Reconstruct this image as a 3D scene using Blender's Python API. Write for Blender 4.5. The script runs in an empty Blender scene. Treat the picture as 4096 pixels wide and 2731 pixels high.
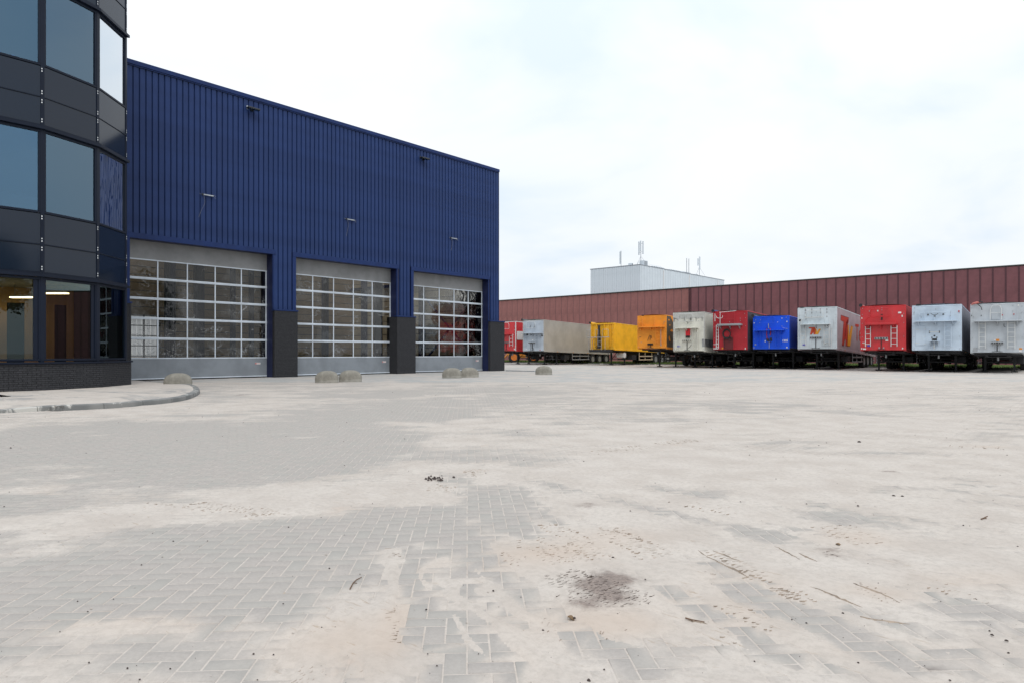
import bpy, bmesh, math, random
import numpy as np
from mathutils import Vector, Matrix

random.seed(7)
rad = math.radians
D = bpy.data
SC = bpy.context.scene
COL = SC.collection

# ------------------------------------------------------------------ camera, sky, sun, exposure
YAW = rad(41.24)
CS, CC = math.sin(YAW), math.cos(YAW)
cam_d = D.cameras.new("camera")
cam_d.lens = 24.0
cam_d.sensor_width = 36.0
cam_d.shift_y = 0.0111
cam_d.clip_start = 0.05
cam_d.clip_end = 2000
cam = D.objects.new("camera", cam_d)
COL.objects.link(cam)
cam.location = (0, 0, 1.15)
cam.rotation_euler = (rad(90), 0, YAW)
SC.camera = cam

SUN_EL, SUN_AZ = 52.0, 125.0          # azimuth measured from +Y towards +X
W = D.worlds.new("World")
SC.world = W
W.use_nodes = True
wt = W.node_tree
wt.nodes.clear()
def wn(t, **k):
    n = wt.nodes.new(t)
    for a, b in k.items():
        setattr(n, a, b)
    return n
wo = wn("ShaderNodeOutputWorld")
sky = wn("ShaderNodeTexSky", sky_type='NISHITA', sun_disc=False)
sky.sun_elevation = rad(SUN_EL)
sky.sun_rotation = rad(SUN_AZ)
bg_sky = wn("ShaderNodeBackground")
bg_sky.inputs[1].default_value = 0.10
wt.links.new(sky.outputs[0], bg_sky.inputs[0])
tc = wn("ShaderNodeTexCoord")
sep = wn("ShaderNodeSeparateXYZ")
wt.links.new(tc.outputs['Generated'], sep.inputs[0])
def wmath(op, a, b=None):
    n = wn("ShaderNodeMath", operation=op)
    for i, v in enumerate((a, b)):
        if v is None: continue
        if isinstance(v, (int, float)): n.inputs[i].default_value = v
        else: wt.links.new(v, n.inputs[i])
    return n.outputs[0]
zz = wmath('ADD', wmath('MAXIMUM', sep.outputs[2], 0.0), 0.30)
cmb = wn("ShaderNodeCombineXYZ")
wt.links.new(wmath('DIVIDE', sep.outputs[0], zz), cmb.inputs[0])
wt.links.new(wmath('DIVIDE', sep.outputs[1], zz), cmb.inputs[1])
cl = wn("ShaderNodeTexNoise")
cl.inputs['Scale'].default_value = 1.5
cl.inputs['Detail'].default_value = 5
cl.inputs['Roughness'].default_value = 0.5
cl.inputs['Distortion'].default_value = 0.3
wt.links.new(cmb.outputs[0], cl.inputs['Vector'])
rp = wn("ShaderNodeValToRGB")
rp.color_ramp.elements[0].position = 0.36
rp.color_ramp.elements[0].color = (0.79, 0.89, 0.99, 1)
rp.color_ramp.elements[1].position = 0.60
rp.color_ramp.elements[1].color = (0.99, 1.02, 1.04, 1)
e = rp.color_ramp.elements.new(0.48)
e.color = (0.93, 0.98, 1.03, 1)
wt.links.new(cl.outputs[0], rp.inputs[0])
bg_cl = wn("ShaderNodeBackground")
wt.links.new(rp.outputs[0], bg_cl.inputs[0])
# overcast: brightens evenly from the horizon up to the zenith
wt.links.new(wmath('ADD', wmath('MULTIPLY', wmath('MAXIMUM', sep.outputs[2], 0.0), 0.42), 0.96), bg_cl.inputs[1])
mixw = wn("ShaderNodeMixShader")
mixw.inputs[0].default_value = 0.94
wt.links.new(bg_sky.outputs[0], mixw.inputs[1])
wt.links.new(bg_cl.outputs[0], mixw.inputs[2])
wt.links.new(mixw.outputs[0], wo.inputs[0])

sun_d = D.lights.new("sun", 'SUN')
sun_d.energy = 1.2
sun_d.angle = rad(25)
sun_d.color = (1.0, 0.96, 0.90)
sun = D.objects.new("sun", sun_d)
COL.objects.link(sun)
sv = Vector((math.sin(rad(SUN_AZ)) * math.cos(rad(SUN_EL)), math.cos(rad(SUN_AZ)) * math.cos(rad(SUN_EL)), math.sin(rad(SUN_EL))))
sun.rotation_euler = sv.to_track_quat('Z', 'Y').to_euler()
sun.location = (0, 0, 60)

SC.view_settings.view_transform = 'Standard'
SC.view_settings.look = 'None'
SC.view_settings.exposure = 0.0
SC.view_settings.gamma = 1.0
SC.cycles.max_bounces = 6
SC.cycles.transparent_max_bounces = 12
SC.cycles.sample_clamp_indirect = 4.0

# ------------------------------------------------------------------ helpers
F, CX, HZ, EYE = 2730.7, 2048.0, 1411.0, 1.15
def ground_at(px, py, z=0.0):
    """world point on the ground for a measured photograph position"""
    t = (EYE - z) * F / (py - HZ)
    r = (px - CX) / F
    return Vector(((r * CC - CS) * t, (r * CS + CC) * t, z))

def put(o, parent=None, **props):
    COL.objects.link(o)
    if parent is not None:
        o.parent = parent
    for k, v in props.items():
        if v is not None:
            o[k] = v
    return o

def empty(name, loc=(0, 0, 0), rz=0.0, label=None, cat=None, group=None, kind=None, parent=None):
    o = D.objects.new(name, None)
    o.empty_display_size = 0.2
    o.location = loc
    o.rotation_euler = (0, 0, rz)
    return put(o, parent, label=label, category=cat, group=group, kind=kind)

class MB:
    def __init__(s):
        s.v, s.f, s.m = [], [], []
        s.M = None
    def add(s, vs, fs, mi=0):
        b = len(s.v)
        if s.M is not None:
            vs = [tuple(s.M @ Vector(v)) for v in vs]
        s.v += [tuple(v) for v in vs]
        s.f += [tuple(b + i for i in f) for f in fs]
        s.m += [mi] * len(fs)
        return s
    def box(s, x0, x1, y0, y1, z0, z1, mi=0):
        if x0 > x1: x0, x1 = x1, x0
        if y0 > y1: y0, y1 = y1, y0
        if z0 > z1: z0, z1 = z1, z0
        return s.add([(x0,y0,z0),(x1,y0,z0),(x1,y1,z0),(x0,y1,z0),(x0,y0,z1),(x1,y0,z1),(x1,y1,z1),(x0,y1,z1)],
              [(0,3,2,1),(4,5,6,7),(0,1,5,4),(1,2,6,5),(2,3,7,6),(3,0,4,7)], mi)
    def cbox(s, x0, x1, y0, y1, z0, z1, c=0.01, mi=0):
        """box with chamfered edges"""
        if x0 > x1: x0, x1 = x1, x0
        if y0 > y1: y0, y1 = y1, y0
        if z0 > z1: z0, z1 = z1, z0
        bm = bmesh.new()
        vs = [bm.verts.new(p) for p in [(x0,y0,z0),(x1,y0,z0),(x1,y1,z0),(x0,y1,z0),(x0,y0,z1),(x1,y0,z1),(x1,y1,z1),(x0,y1,z1)]]
        for f in [(0,3,2,1),(4,5,6,7),(0,1,5,4),(1,2,6,5),(2,3,7,6),(3,0,4,7)]:
            bm.faces.new([vs[i] for i in f])
        bmesh.ops.bevel(bm, geom=bm.edges[:], offset=c, segments=1, affect='EDGES')
        bm.verts.index_update()
        s.add([tuple(v.co) for v in bm.verts], [tuple(v.index for v in f.verts) for f in bm.faces], mi)
        bm.free()
        return s
    def prism(s, poly, z0, z1, mi=0):
        n = len(poly)
        vs = [(p[0], p[1], z0) for p in poly] + [(p[0], p[1], z1) for p in poly]
        fs = [tuple(range(n - 1, -1, -1)), tuple(range(n, 2 * n))] + [(i, (i + 1) % n, n + (i + 1) % n, n + i) for i in range(n)]
        return s.add(vs, fs, mi)
    def tube(s, pts, r, n=6, mi=0, cap=True):
        pts = [Vector(p) for p in pts]
        rs = r if isinstance(r, (list, tuple)) else [r] * len(pts)
        vs, fs = [], []
        ref = None
        for i, p in enumerate(pts):
            a = pts[max(i - 1, 0)]; b = pts[min(i + 1, len(pts) - 1)]
            t = (b - a).normalized()
            if ref is None:
                ref = t.orthogonal().normalized()
            u = (ref - t * ref.dot(t))
            u = u.normalized() if u.length > 1e-6 else t.orthogonal().normalized()
            ref = u
            w = t.cross(u)
            for k in range(n):
                an = 2 * math.pi * k / n
                vs.append(tuple(p + (u * math.cos(an) + w * math.sin(an)) * rs[i]))
        for i in range(len(pts) - 1):
            for k in range(n):
                fs.append((i*n+k, i*n+(k+1) % n, (i+1)*n+(k+1) % n, (i+1)*n+k))
        if cap:
            fs.append(tuple(range(n - 1, -1, -1)))
            fs.append(tuple(range((len(pts)-1)*n, len(pts)*n)))
        return s.add(vs, fs, mi)
    def lathe(s, prof, axis='x', n=24, c=(0, 0, 0), mi=0):
        """prof: list of (position along axis, radius)"""
        vs, fs = [], []
        for a, r in prof:
            for k in range(n):
                an = 2 * math.pi * k / n
                p = (a, r * math.cos(an), r * math.sin(an))
                if axis == 'y': p = (p[1], p[0], p[2])
                if axis == 'z': p = (p[1], p[2], p[0])
                vs.append((p[0]+c[0], p[1]+c[1], p[2]+c[2]))
        for i in range(len(prof) - 1):
            for k in range(n):
                fs.append((i*n+k, i*n+(k+1) % n, (i+1)*n+(k+1) % n, (i+1)*n+k))
        fs.append(tuple(range(n - 1, -1, -1))); fs.append(tuple(range((len(prof)-1)*n, len(prof)*n)))
        return s.add(vs, fs, mi)
    def mesh(s, name, mats, smooth=False):
        me = D.meshes.new(name)
        me.from_pydata(s.v, [], s.f)
        if not isinstance(mats, (list, tuple)): mats = [mats]
        for m in mats: me.materials.append(m)
        if len(mats) > 1:
            me.polygons.foreach_set("material_index", s.m)
        bm = bmesh.new(); bm.from_mesh(me)
        bmesh.ops.recalc_face_normals(bm, faces=bm.faces[:])
        bm.to_mesh(me); bm.free()
        if smooth:
            me.polygons.foreach_set("use_smooth", [True] * len(me.polygons))
            me.set_sharp_from_angle(angle=rad(38))
        me.update()
        return me
    def build(s, name, mats, parent=None, smooth=False, loc=None, **props):
        o = D.objects.new(name, s.mesh(name, mats, smooth))
        if loc is not None: o.location = loc
        return put(o, parent, **props)

def inst(name, mesh, parent, loc=(0, 0, 0), rz=0.0, scale=None, **props):
    o = D.objects.new(name, mesh)
    o.location = loc
    o.rotation_euler = (0, 0, rz)
    if scale: o.scale = scale
    return put(o, parent, **props)

# ------------------------------------------------------------------ materials
def s2l(c):
    c = c / 255.0
    return c / 12.92 if c <= 0.04045 else ((c + 0.055) / 1.055) ** 2.4
def rgb(r, g, b, k=1.0):
    return (s2l(r) * k, s2l(g) * k, s2l(b) * k)

class NT:
    def __init__(s, name):
        s.mat = D.materials.new(name)
        s.mat.use_nodes = True
        s.t = s.mat.node_tree
        s.t.nodes.clear()
        s.out = s.t.nodes.new("ShaderNodeOutputMaterial")
    def n(s, t, **k):
        nd = s.t.nodes.new(t)
        for a, b in k.items(): setattr(nd, a, b)
        return nd
    def l(s, a, b): s.t.links.new(a, b)
    def val(s, sock, v):
        if hasattr(v, 'links') or hasattr(v, 'is_linked'): s.l(v, sock)
        elif isinstance(v, (int, float)): sock.default_value = v
        else: sock.default_value = (*v, 1.0) if len(v) == 3 and sock.type == 'RGBA' else v
    def pos(s, obj=True):
        return s.n("ShaderNodeTexCoord").outputs['Object'] if obj else s.n("ShaderNodeNewGeometry").outputs['Position']
    def scaled(s, v, sc):
        m = s.n("ShaderNodeMapping")
        m.inputs['Scale'].default_value = sc
        s.l(v, m.inputs['Vector'])
        return m.outputs[0]
    def noise(s, v, scale, detail=4, rough=0.55, dist=0.0):
        m = s.n("ShaderNodeTexNoise")
        m.inputs['Scale'].default_value = scale
        m.inputs['Detail'].default_value = detail
        m.inputs['Roughness'].default_value = rough
        m.inputs['Distortion'].default_value = dist
        s.l(v, m.inputs['Vector'])
        return m.outputs[0]
    def ramp(s, v, a, b, lo=0.0, hi=1.0):
        m = s.n("ShaderNodeMapRange")
        m.interpolation_type = 'SMOOTHSTEP'
        s.l(v, m.inputs[0])
        m.inputs[1].default_value = a; m.inputs[2].default_value = b
        m.inputs[3].default_value = lo; m.inputs[4].default_value = hi
        return m.outputs[0]
    def mix(s, f, a, b, mode='MIX'):
        m = s.n("ShaderNodeMix", data_type='RGBA', blend_type=mode)
        s.val(m.inputs[0], f); s.val(m.inputs[6], a); s.val(m.inputs[7], b)
        return m.outputs[2]
    def math(s, op, a, b=0.0):
        m = s.n("ShaderNodeMath", operation=op)
        s.val(m.inputs[0], a); s.val(m.inputs[1], b)
        return m.outputs[0]
    def bsdf(s, color, rough=0.6, metal=0.0, spec=0.5, bump=None, bstr=0.3, bdist=0.01, coat=0.0):
        p = s.n("ShaderNodeBsdfPrincipled")
        s.val(p.inputs['Base Color'], color)
        s.val(p.inputs['Roughness'], rough)
        s.val(p.inputs['Metallic'], metal)
        p.inputs['Specular IOR Level'].default_value = spec
        p.inputs['Coat Weight'].default_value = coat
        if bump is not None:
            b = s.n("ShaderNodeBump")
            b.inputs['Strength'].default_value = bstr
            b.inputs['Distance'].default_value = bdist
            s.l(bump, b.inputs['Height'])
            s.l(b.outputs[0], p.inputs['Normal'])
        s.l(p.outputs[0], s.out.inputs[0])
        return s.mat

def painted(name, col, grime=0.25, rough=0.45, metal=0.0, gcol=(0.12, 0.10, 0.08), streak=True, scale=1.0, spec=0.5, bump=0.15, dist=0.004):
    """painted or bare sheet with uneven tone, vertical dirt runs and specks"""
    t = NT(name)
    p = t.pos(True)
    a = t.noise(p, 1.3 * scale, 5, 0.6)
    col2 = tuple(c * 0.80 for c in col)
    base = t.mix(t.ramp(a, 0.35, 0.7), col, col2)
    if grime > 0:
        sp = t.scaled(p, (7 * scale, 7 * scale, 0.7 * scale)) if streak else p
        g1 = t.ramp(t.noise(sp, 1.6, 6, 0.65), 0.50, 0.78)
        g2 = t.ramp(t.noise(p, 14 * scale, 5, 0.7), 0.62, 0.74)
        g = t.math('MULTIPLY', t.math('MAXIMUM', g1, t.math('MULTIPLY', g2, 0.8)), grime)
        base = t.mix(g, base, gcol)
    fine = t.noise(p, 60, 3, 0.6)
    rr = t.math('ADD', t.math('MULTIPLY', fine, 0.2), rough - 0.1)
    return t.bsdf(base, rr, metal, spec, bump=t.noise(p, 6 * scale, 5, 0.7), bstr=bump, bdist=dist)

def plain(name, col, rough=0.6, metal=0.0, spec=0.5, var=0.25, scale=8.0):
    t = NT(name)
    p = t.pos(True)
    n = t.noise(p, scale, 4, 0.6)
    return t.bsdf(t.mix(t.ramp(n, 0.3, 0.7), col, tuple(c * (1 - var) for c in col)), rough, metal, spec, bump=n, bstr=0.1, bdist=0.003)

def glassy(name, tint, gloss_col, ior, bump_scale=None, bump_str=0.0, stretch=(1, 1, 1), rough=0.0, refl_film=0.0, coated=False):
    t = NT(name)
    tr = t.n("ShaderNodeBsdfTransparent"); tr.inputs[0].default_value = (*tint, 1)
    gl = t.n("ShaderNodeBsdfGlossy"); gl.inputs[0].default_value = (*gloss_col, 1); gl.inputs['Roughness'].default_value = rough
    fr = t.n("ShaderNodeFresnel"); fr.inputs[0].default_value = ior
    if bump_scale:
        b = t.n("ShaderNodeBump"); b.inputs['Strength'].default_value = bump_str; b.inputs['Distance'].default_value = 0.02
        t.l(t.noise(t.scaled(t.pos(False), stretch), bump_scale, 2, 0.5, 0.4), b.inputs['Height'])
        t.l(b.outputs[0], gl.inputs['Normal'])
    mx = t.n("ShaderNodeMixShader")
    if coated:
        lw_ = t.n("ShaderNodeLayerWeight"); lw_.inputs[0].default_value = 0.5
        f = t.ramp(lw_.outputs['Facing'], 0.12, 0.62)
        t.l(t.mix(f, gloss_col, (0.93, 0.97, 1.0)), gl.inputs[0])
        t.val(mx.inputs[0], t.math('MAXIMUM', fr.outputs[0], t.math('MULTIPLY', f, 0.8)))
    else:
        t.l(fr.outputs[0], mx.inputs[0])
    t.l(tr.outputs[0], mx.inputs[1]); t.l(gl.outputs[0], mx.inputs[2])
    last = mx.outputs[0]
    if refl_film > 0:  # warped pale reflections painted on the pane as a diffuse layer
        df = t.n("ShaderNodeBsdfDiffuse"); df.inputs[0].default_value = (0.35, 0.36, 0.37, 1)
        m2 = t.n("ShaderNodeMixShader")
        nz_ = t.noise(t.scaled(t.pos(False), (1, 1, 1.5)), 1.5, 3, 0.5, 1.6)
        rid = t.ramp(t.math('ABSOLUTE', t.math('SUBTRACT', nz_, 0.52)), 0.0, 0.022, 1.0, 0.0)
        g = t.math('MULTIPLY', t.math('MULTIPLY', rid, t.ramp(t.noise(t.pos(False), 1.1, 3), 0.45, 0.65)), refl_film)
        g = t.math('ADD', g, t.ramp(t.noise(t.pos(False), .8, 4), 0.5, 0.75, 0, refl_film * .28))
        t.l(g, m2.inputs[0]); t.l(last, m2.inputs[1]); t.l(df.outputs[0], m2.inputs[2])
        last = m2.outputs[0]
    t.l(last, t.out.inputs[0])
    return t.mat

M = {}
M['navy'] = painted("navy_cladding_paint", (0.017, 0.039, 0.132), grime=0.04, rough=0.5, gcol=(0.05, 0.08, 0.16), spec=0.22, bump=0.05)
nt_ = M['navy'].node_tree
pb = [n for n in nt_.nodes if n.type == 'BSDF_PRINCIPLED'][0]
src = pb.inputs['Base Color'].links[0].from_socket
hs = nt_.nodes.new("ShaderNodeHueSaturation"); oi_ = nt_.nodes.new("ShaderNodeObjectInfo"); mr = nt_.nodes.new("ShaderNodeMapRange")
mr.inputs[3].default_value = 0.95; mr.inputs[4].default_value = 1.06
nt_.links.new(oi_.outputs['Random'], mr.inputs[0]); nt_.links.new(mr.outputs[0], hs.inputs['Value']); nt_.links.new(src, hs.inputs['Color']); nt_.links.new(hs.outputs[0], pb.inputs['Base Color'])
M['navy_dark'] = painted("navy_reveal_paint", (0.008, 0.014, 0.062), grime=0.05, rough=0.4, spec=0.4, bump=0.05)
M['navy_trim'] = painted("navy_trim_paint", (0.011, 0.030, 0.120), grime=0.05, rough=0.5, spec=0.22, bump=0.05)
M['door_panel'] = painted("grey_door_panel", (0.23, 0.255, 0.285), grime=0.06, rough=0.5, gcol=(0.3, 0.29, 0.27), bump=0.05)
M['door_top'] = painted("grey_door_header", (0.24, 0.245, 0.25), grime=0.05, rough=0.6, gcol=(0.3, 0.3, 0.3), bump=0.05)
M['alu'] = painted("pale_aluminium_bar", (0.60, 0.66, 0.73), grime=0.05, rough=0.4, gcol=(0.3, 0.3, 0.3), bump=0.03)
M['rubber'] = plain("black_rubber", (0.012, 0.012, 0.013), 0.85, var=0.4)
M['pane'] = glassy("clear_plastic_pane", (0.80, 0.79, 0.76), (0.85, 0.85, 0.85), 1.42, 1.6, 0.22, (1, 1, 1), refl_film=0.6)
M['glass_up'] = glassy("blue_reflective_glass", (0.30, 0.42, 0.50), (0.44, 0.73, 1.0), 2.6, 1.1, 0.035, (2.2, 2.2, .5), coated=True)
M['glass_low'] = glassy("clear_dark_glass", (0.62, 0.66, 0.62), (0.8, 0.95, 1.0), 1.52, 0.8, 0.012)
M['spandrel'] = None
t = NT("slate_spandrel_glass")
t.bsdf((0.008, 0.015, 0.030), 0.08, 0.0, 0.40, bump=t.noise(t.pos(False), 0.8, 2), bstr=0.02, bdist=0.02)
M['spandrel'] = t.mat
M['frame'] = painted("anthracite_frame_paint", (0.005, 0.010, 0.024), grime=0.02, rough=0.45, spec=0.22, bump=0.03)
M['clip'] = plain("white_clip", (0.75, 0.78, 0.8), 0.4)
M['brick'] = None
t = NT("black_brick")
p = t.pos(False)
n = t.noise(p, 22, 5, 0.7)
oi = t.n("ShaderNodeObjectInfo").outputs['Random']
bc = t.mix(t.ramp(n, 0.3, 0.75), (0.017, 0.018, 0.022), (0.052, 0.053, 0.058))
bc = t.mix(t.math('MULTIPLY', oi, 0.45), bc, (0.045, 0.045, 0.052))
M['brick'] = t.bsdf(bc, 0.75, 0, 0.3, bump=n, bstr=0.5, bdist=0.004)
M['mortar'] = plain("black_mortar", (0.010, 0.010, 0.012), 0.95, var=0.4, scale=30)
M['concrete'] = None
t = NT("grey_concrete")
p = t.pos(True)
n = t.noise(p, 5, 6, 0.7)
cc_ = t.mix(t.ramp(n, 0.3, 0.7), (0.20, 0.19, 0.165), (0.29, 0.275, 0.24))
sx = t.n("ShaderNodeSeparateXYZ"); t.l(p, sx.inputs[0])
cc_ = t.mix(t.math('MULTIPLY', t.ramp(t.math('SUBTRACT', sx.outputs[2], t.math('MULTIPLY', t.noise(p, 4, 4), 0.22)), 0.0, -0.04), 0.2), cc_, (0.55, 0.54, 0.51))
M['concrete'] = t.bsdf(cc_, 0.9, 0, 0.2, bump=t.noise(p, 45, 5, 0.75), bstr=0.5, bdist=0.006)
M['kerb'] = None
t = NT("kerb_concrete")
p = t.pos(False)
k1 = t.mix(t.ramp(t.noise(p, 1.4, 3), 0.4, 0.6), (0.17, 0.175, 0.175), (0.24, 0.24, 0.235))
k2 = t.mix(t.ramp(t.noise(p, 1.6, 6, 0.7, 0.6), 0.56, 0.62), k1, (0.50, 0.49, 0.46))
M['kerb'] = t.bsdf(k2, 0.9, 0, 0.2, bump=t.noise(p, 60, 4, 0.7), bstr=0.4, bdist=0.004)

SAND_A, SAND_B, SAND_W = (0.560, 0.512, 0.468), (0.49, 0.440, 0.398), (0.53, 0.425, 0.352)
def sand_nodes(t, p):
    """dry pale sand, with warmer damp patches and grains"""
    a = t.mix(t.ramp(t.noise(p, 2.1, 5, 0.6), 0.35, 0.68), SAND_A, SAND_B)
    a = t.mix(t.ramp(t.noise(t.scaled(p, (1, 1, 1)), 1.1, 6, 0.7, 0.5), 0.60, 0.78, 0, 0.55), a, SAND_W)
    a = t.mix(t.ramp(t.noise(p, 24, 6, 0.8), 0.42, 0.66, 0, 0.55), a, (0.40, 0.365, 0.33))
    g = t.noise(p, 210, 3, 0.8)
    a = t.mix(t.ramp(g, 0.62, 0.72, 0, 0.45), a, (0.72, 0.70, 0.66))
    a = t.mix(t.ramp(t.noise(p, 150, 3, 0.8), 0.66, 0.72, 0, 0.5), a, (0.20, 0.15, 0.11))
    # short scratches and pressed edges left by tyres
    for ang, sc, th in ((0.95, 1.0, 0.625), (0.30, 0.8, 0.635), (-0.55, 1.3, 0.64)):
        m = t.n("ShaderNodeMapping"); m.inputs['Rotation'].default_value = (0, 0, ang); m.inputs['Scale'].default_value = (5 * sc, 42 * sc, 1)
        t.l(p, m.inputs['Vector'])
        st = t.ramp(t.noise(m.outputs[0], 1.0, 5, 0.7, 0.6), th, th + 0.05)
        zone = t.ramp(t.noise(p, 0.75 + sc * .2, 4, 0.6), 0.42, 0.60)
        a = t.mix(t.math('MULTIPLY', t.math('MULTIPLY', st, zone), 0.7), a, (0.34, 0.26, 0.19))
    return a
t = NT("yard_sand")
p = t.pos(False)
a = sand_nodes(t, p)
bare = t.n("ShaderNodeAttribute", attribute_name="bare").outputs['Fac']
soil = t.n("ShaderNodeAttribute", attribute_name="soil").outputs['Fac']
warm = t.n("ShaderNodeAttribute", attribute_name="warm").outputs['Fac']
a = t.mix(t.math('MULTIPLY', warm, 0.5), a, (0.52, 0.42, 0.345))
gr = t.mix(t.ramp(t.noise(p, 3.0, 6, 0.7), 0.35, 0.65), (0.36, 0.365, 0.36), (0.44, 0.435, 0.42))
a = t.mix(bare, a, gr)
sn = t.noise(p, 16, 7, 0.8)
sf = t.ramp(t.math('ADD', soil, t.math('MULTIPLY', t.math('SUBTRACT', sn, 0.5), 1.9)), 0.2, 1.25, 0, 0.8)
a = t.mix(sf, a, t.mix(t.ramp(t.noise(p, 45, 4, 0.8), .35, .65), (0.105, 0.078, 0.072), (0.25, 0.195, 0.17)))
M['sand'] = t.bsdf(a, 0.95, 0, 0.15, bump=t.noise(p, 60, 7, 0.8), bstr=0.32, bdist=0.005)
t = NT("concrete_paver")
p = t.pos(False)
dust = t.n("ShaderNodeAttribute", attribute_name="dust").outputs['Fac']
tone = t.n("ShaderNodeAttribute", attribute_name="tone").outputs['Fac']
soil = t.n("ShaderNodeAttribute", attribute_name="soil").outputs['Fac']
g = t.mix(t.ramp(t.noise(p, 55, 6, 0.75), 0.3, 0.7), (0.370, 0.340, 0.318), (0.430, 0.398, 0.372))
g = t.mix(t.math("MULTIPLY", tone, 0.6), g, (0.37, 0.36, 0.335))
g = t.mix(t.ramp(t.noise(p, 170, 3, 0.8), 0.64, 0.72, 0, 0.4), g, (0.16, 0.15, 0.14))
dn = t.math('ADD', dust, t.math('MULTIPLY', t.math('SUBTRACT', t.noise(p, 22, 8, 0.85), 0.5), 0.9))
df = t.ramp(dn, 0.18, 0.85)
warm = t.n("ShaderNodeAttribute", attribute_name="warm").outputs['Fac']
a = t.mix(df, g, t.mix(t.math('MULTIPLY', warm, 0.5), sand_nodes(t, p), (0.52, 0.42, 0.345)))
a = t.mix(t.ramp(soil, 0.2, 0.9), a, (0.11, 0.088, 0.08))
M['paver'] = t.bsdf(a, 0.93, 0, 0.15, bump=t.noise(p, 60, 7, 0.8), bstr=0.32, bdist=0.005)
t = NT("footpath_paving")
p = t.pos(False)
a = t.mix(t.ramp(t.noise(t.scaled(p, (0.35, 1.1, 1)), 0.9, 7, 0.72, 0.8), 0.50, 0.66, 0, 0.75), sand_nodes(t, p), (0.24, 0.245, 0.25))
M['path'] = t.bsdf(a, 0.95, 0, 0.15, bump=t.noise(p, 60, 5, 0.8), bstr=0.4, bdist=0.004)
M['tread'] = plain("damp_sand_clod", (0.45, 0.365, 0.295), 0.95, var=0.5, scale=12)
M['clod'] = plain("dark_soil_clod", (0.075, 0.055, 0.05), 0.95, var=0.5, scale=30)
M['twig'] = plain("brown_twig", (0.17, 0.10, 0.06), 0.9, var=0.4, scale=30)
M['leaf'] = plain("dry_leaf", (0.20, 0.13, 0.07), 0.8, var=0.4, scale=30)
t = NT("far_ground")
p = t.pos(False)
M['ground'] = t.bsdf(t.mix(t.ramp(t.noise(p, 0.3, 6), 0.4, 0.6), (0.36, 0.355, 0.34), (0.44, 0.43, 0.40)), 0.95, 0, 0.1)
t = NT("grass_soil")
p = t.pos(False)
M['grass'] = t.bsdf(t.mix(t.ramp(t.noise(p, 3, 6, 0.7), 0.35, 0.65), (0.07, 0.115, 0.03), (0.12, 0.15, 0.05)), 0.95, 0, 0.1, bump=t.noise(p, 20, 5), bstr=0.8, bdist=0.05)
M['blade'] = plain("grass_blade", (0.10, 0.17, 0.035), 0.8, var=0.5, scale=3)

# ------------------------------------------------------------------ numpy noise for the sand cover
_rs = np.random.RandomState(5)
_tab = _rs.rand(256, 256)
def vnoise(x, y):
    xi = np.floor(x).astype(int); yi = np.floor(y).astype(int)
    fx = x - xi; fy = y - yi
    fx = fx * fx * (3 - 2 * fx); fy = fy * fy * (3 - 2 * fy)
    g = lambda a, b: _tab[a % 256, b % 256]
    return (g(xi, yi) * (1 - fx) + g(xi + 1, yi) * fx) * (1 - fy) + (g(xi, yi + 1) * (1 - fx) + g(xi + 1, yi + 1) * fx) * fy
def fbm(x, y, o=4, ox=0.0):
    s, a, t = 0.0, 1.0, 0.0
    for i in range(o):
        s = s + a * vnoise(x * 2 ** i + 17.3 * i + ox, y * 2 ** i - 9.1 * i + ox * 0.7)
        t += a; a *= 0.55
    return s / t
def to_view(X, Y):      # ground coordinates turned to the approach direction: across, along
    return X * CC + Y * CS, -X * CS + Y * CC

def blob_m(px, py, rx, ry, amp, ang=0.0):
    zc = EYE * F / (py - HZ)
    return ((px - CX) / F * zc, zc, rx * zc / F, ry * zc * zc / (EYE * F), amp, rad(ang))
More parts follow.
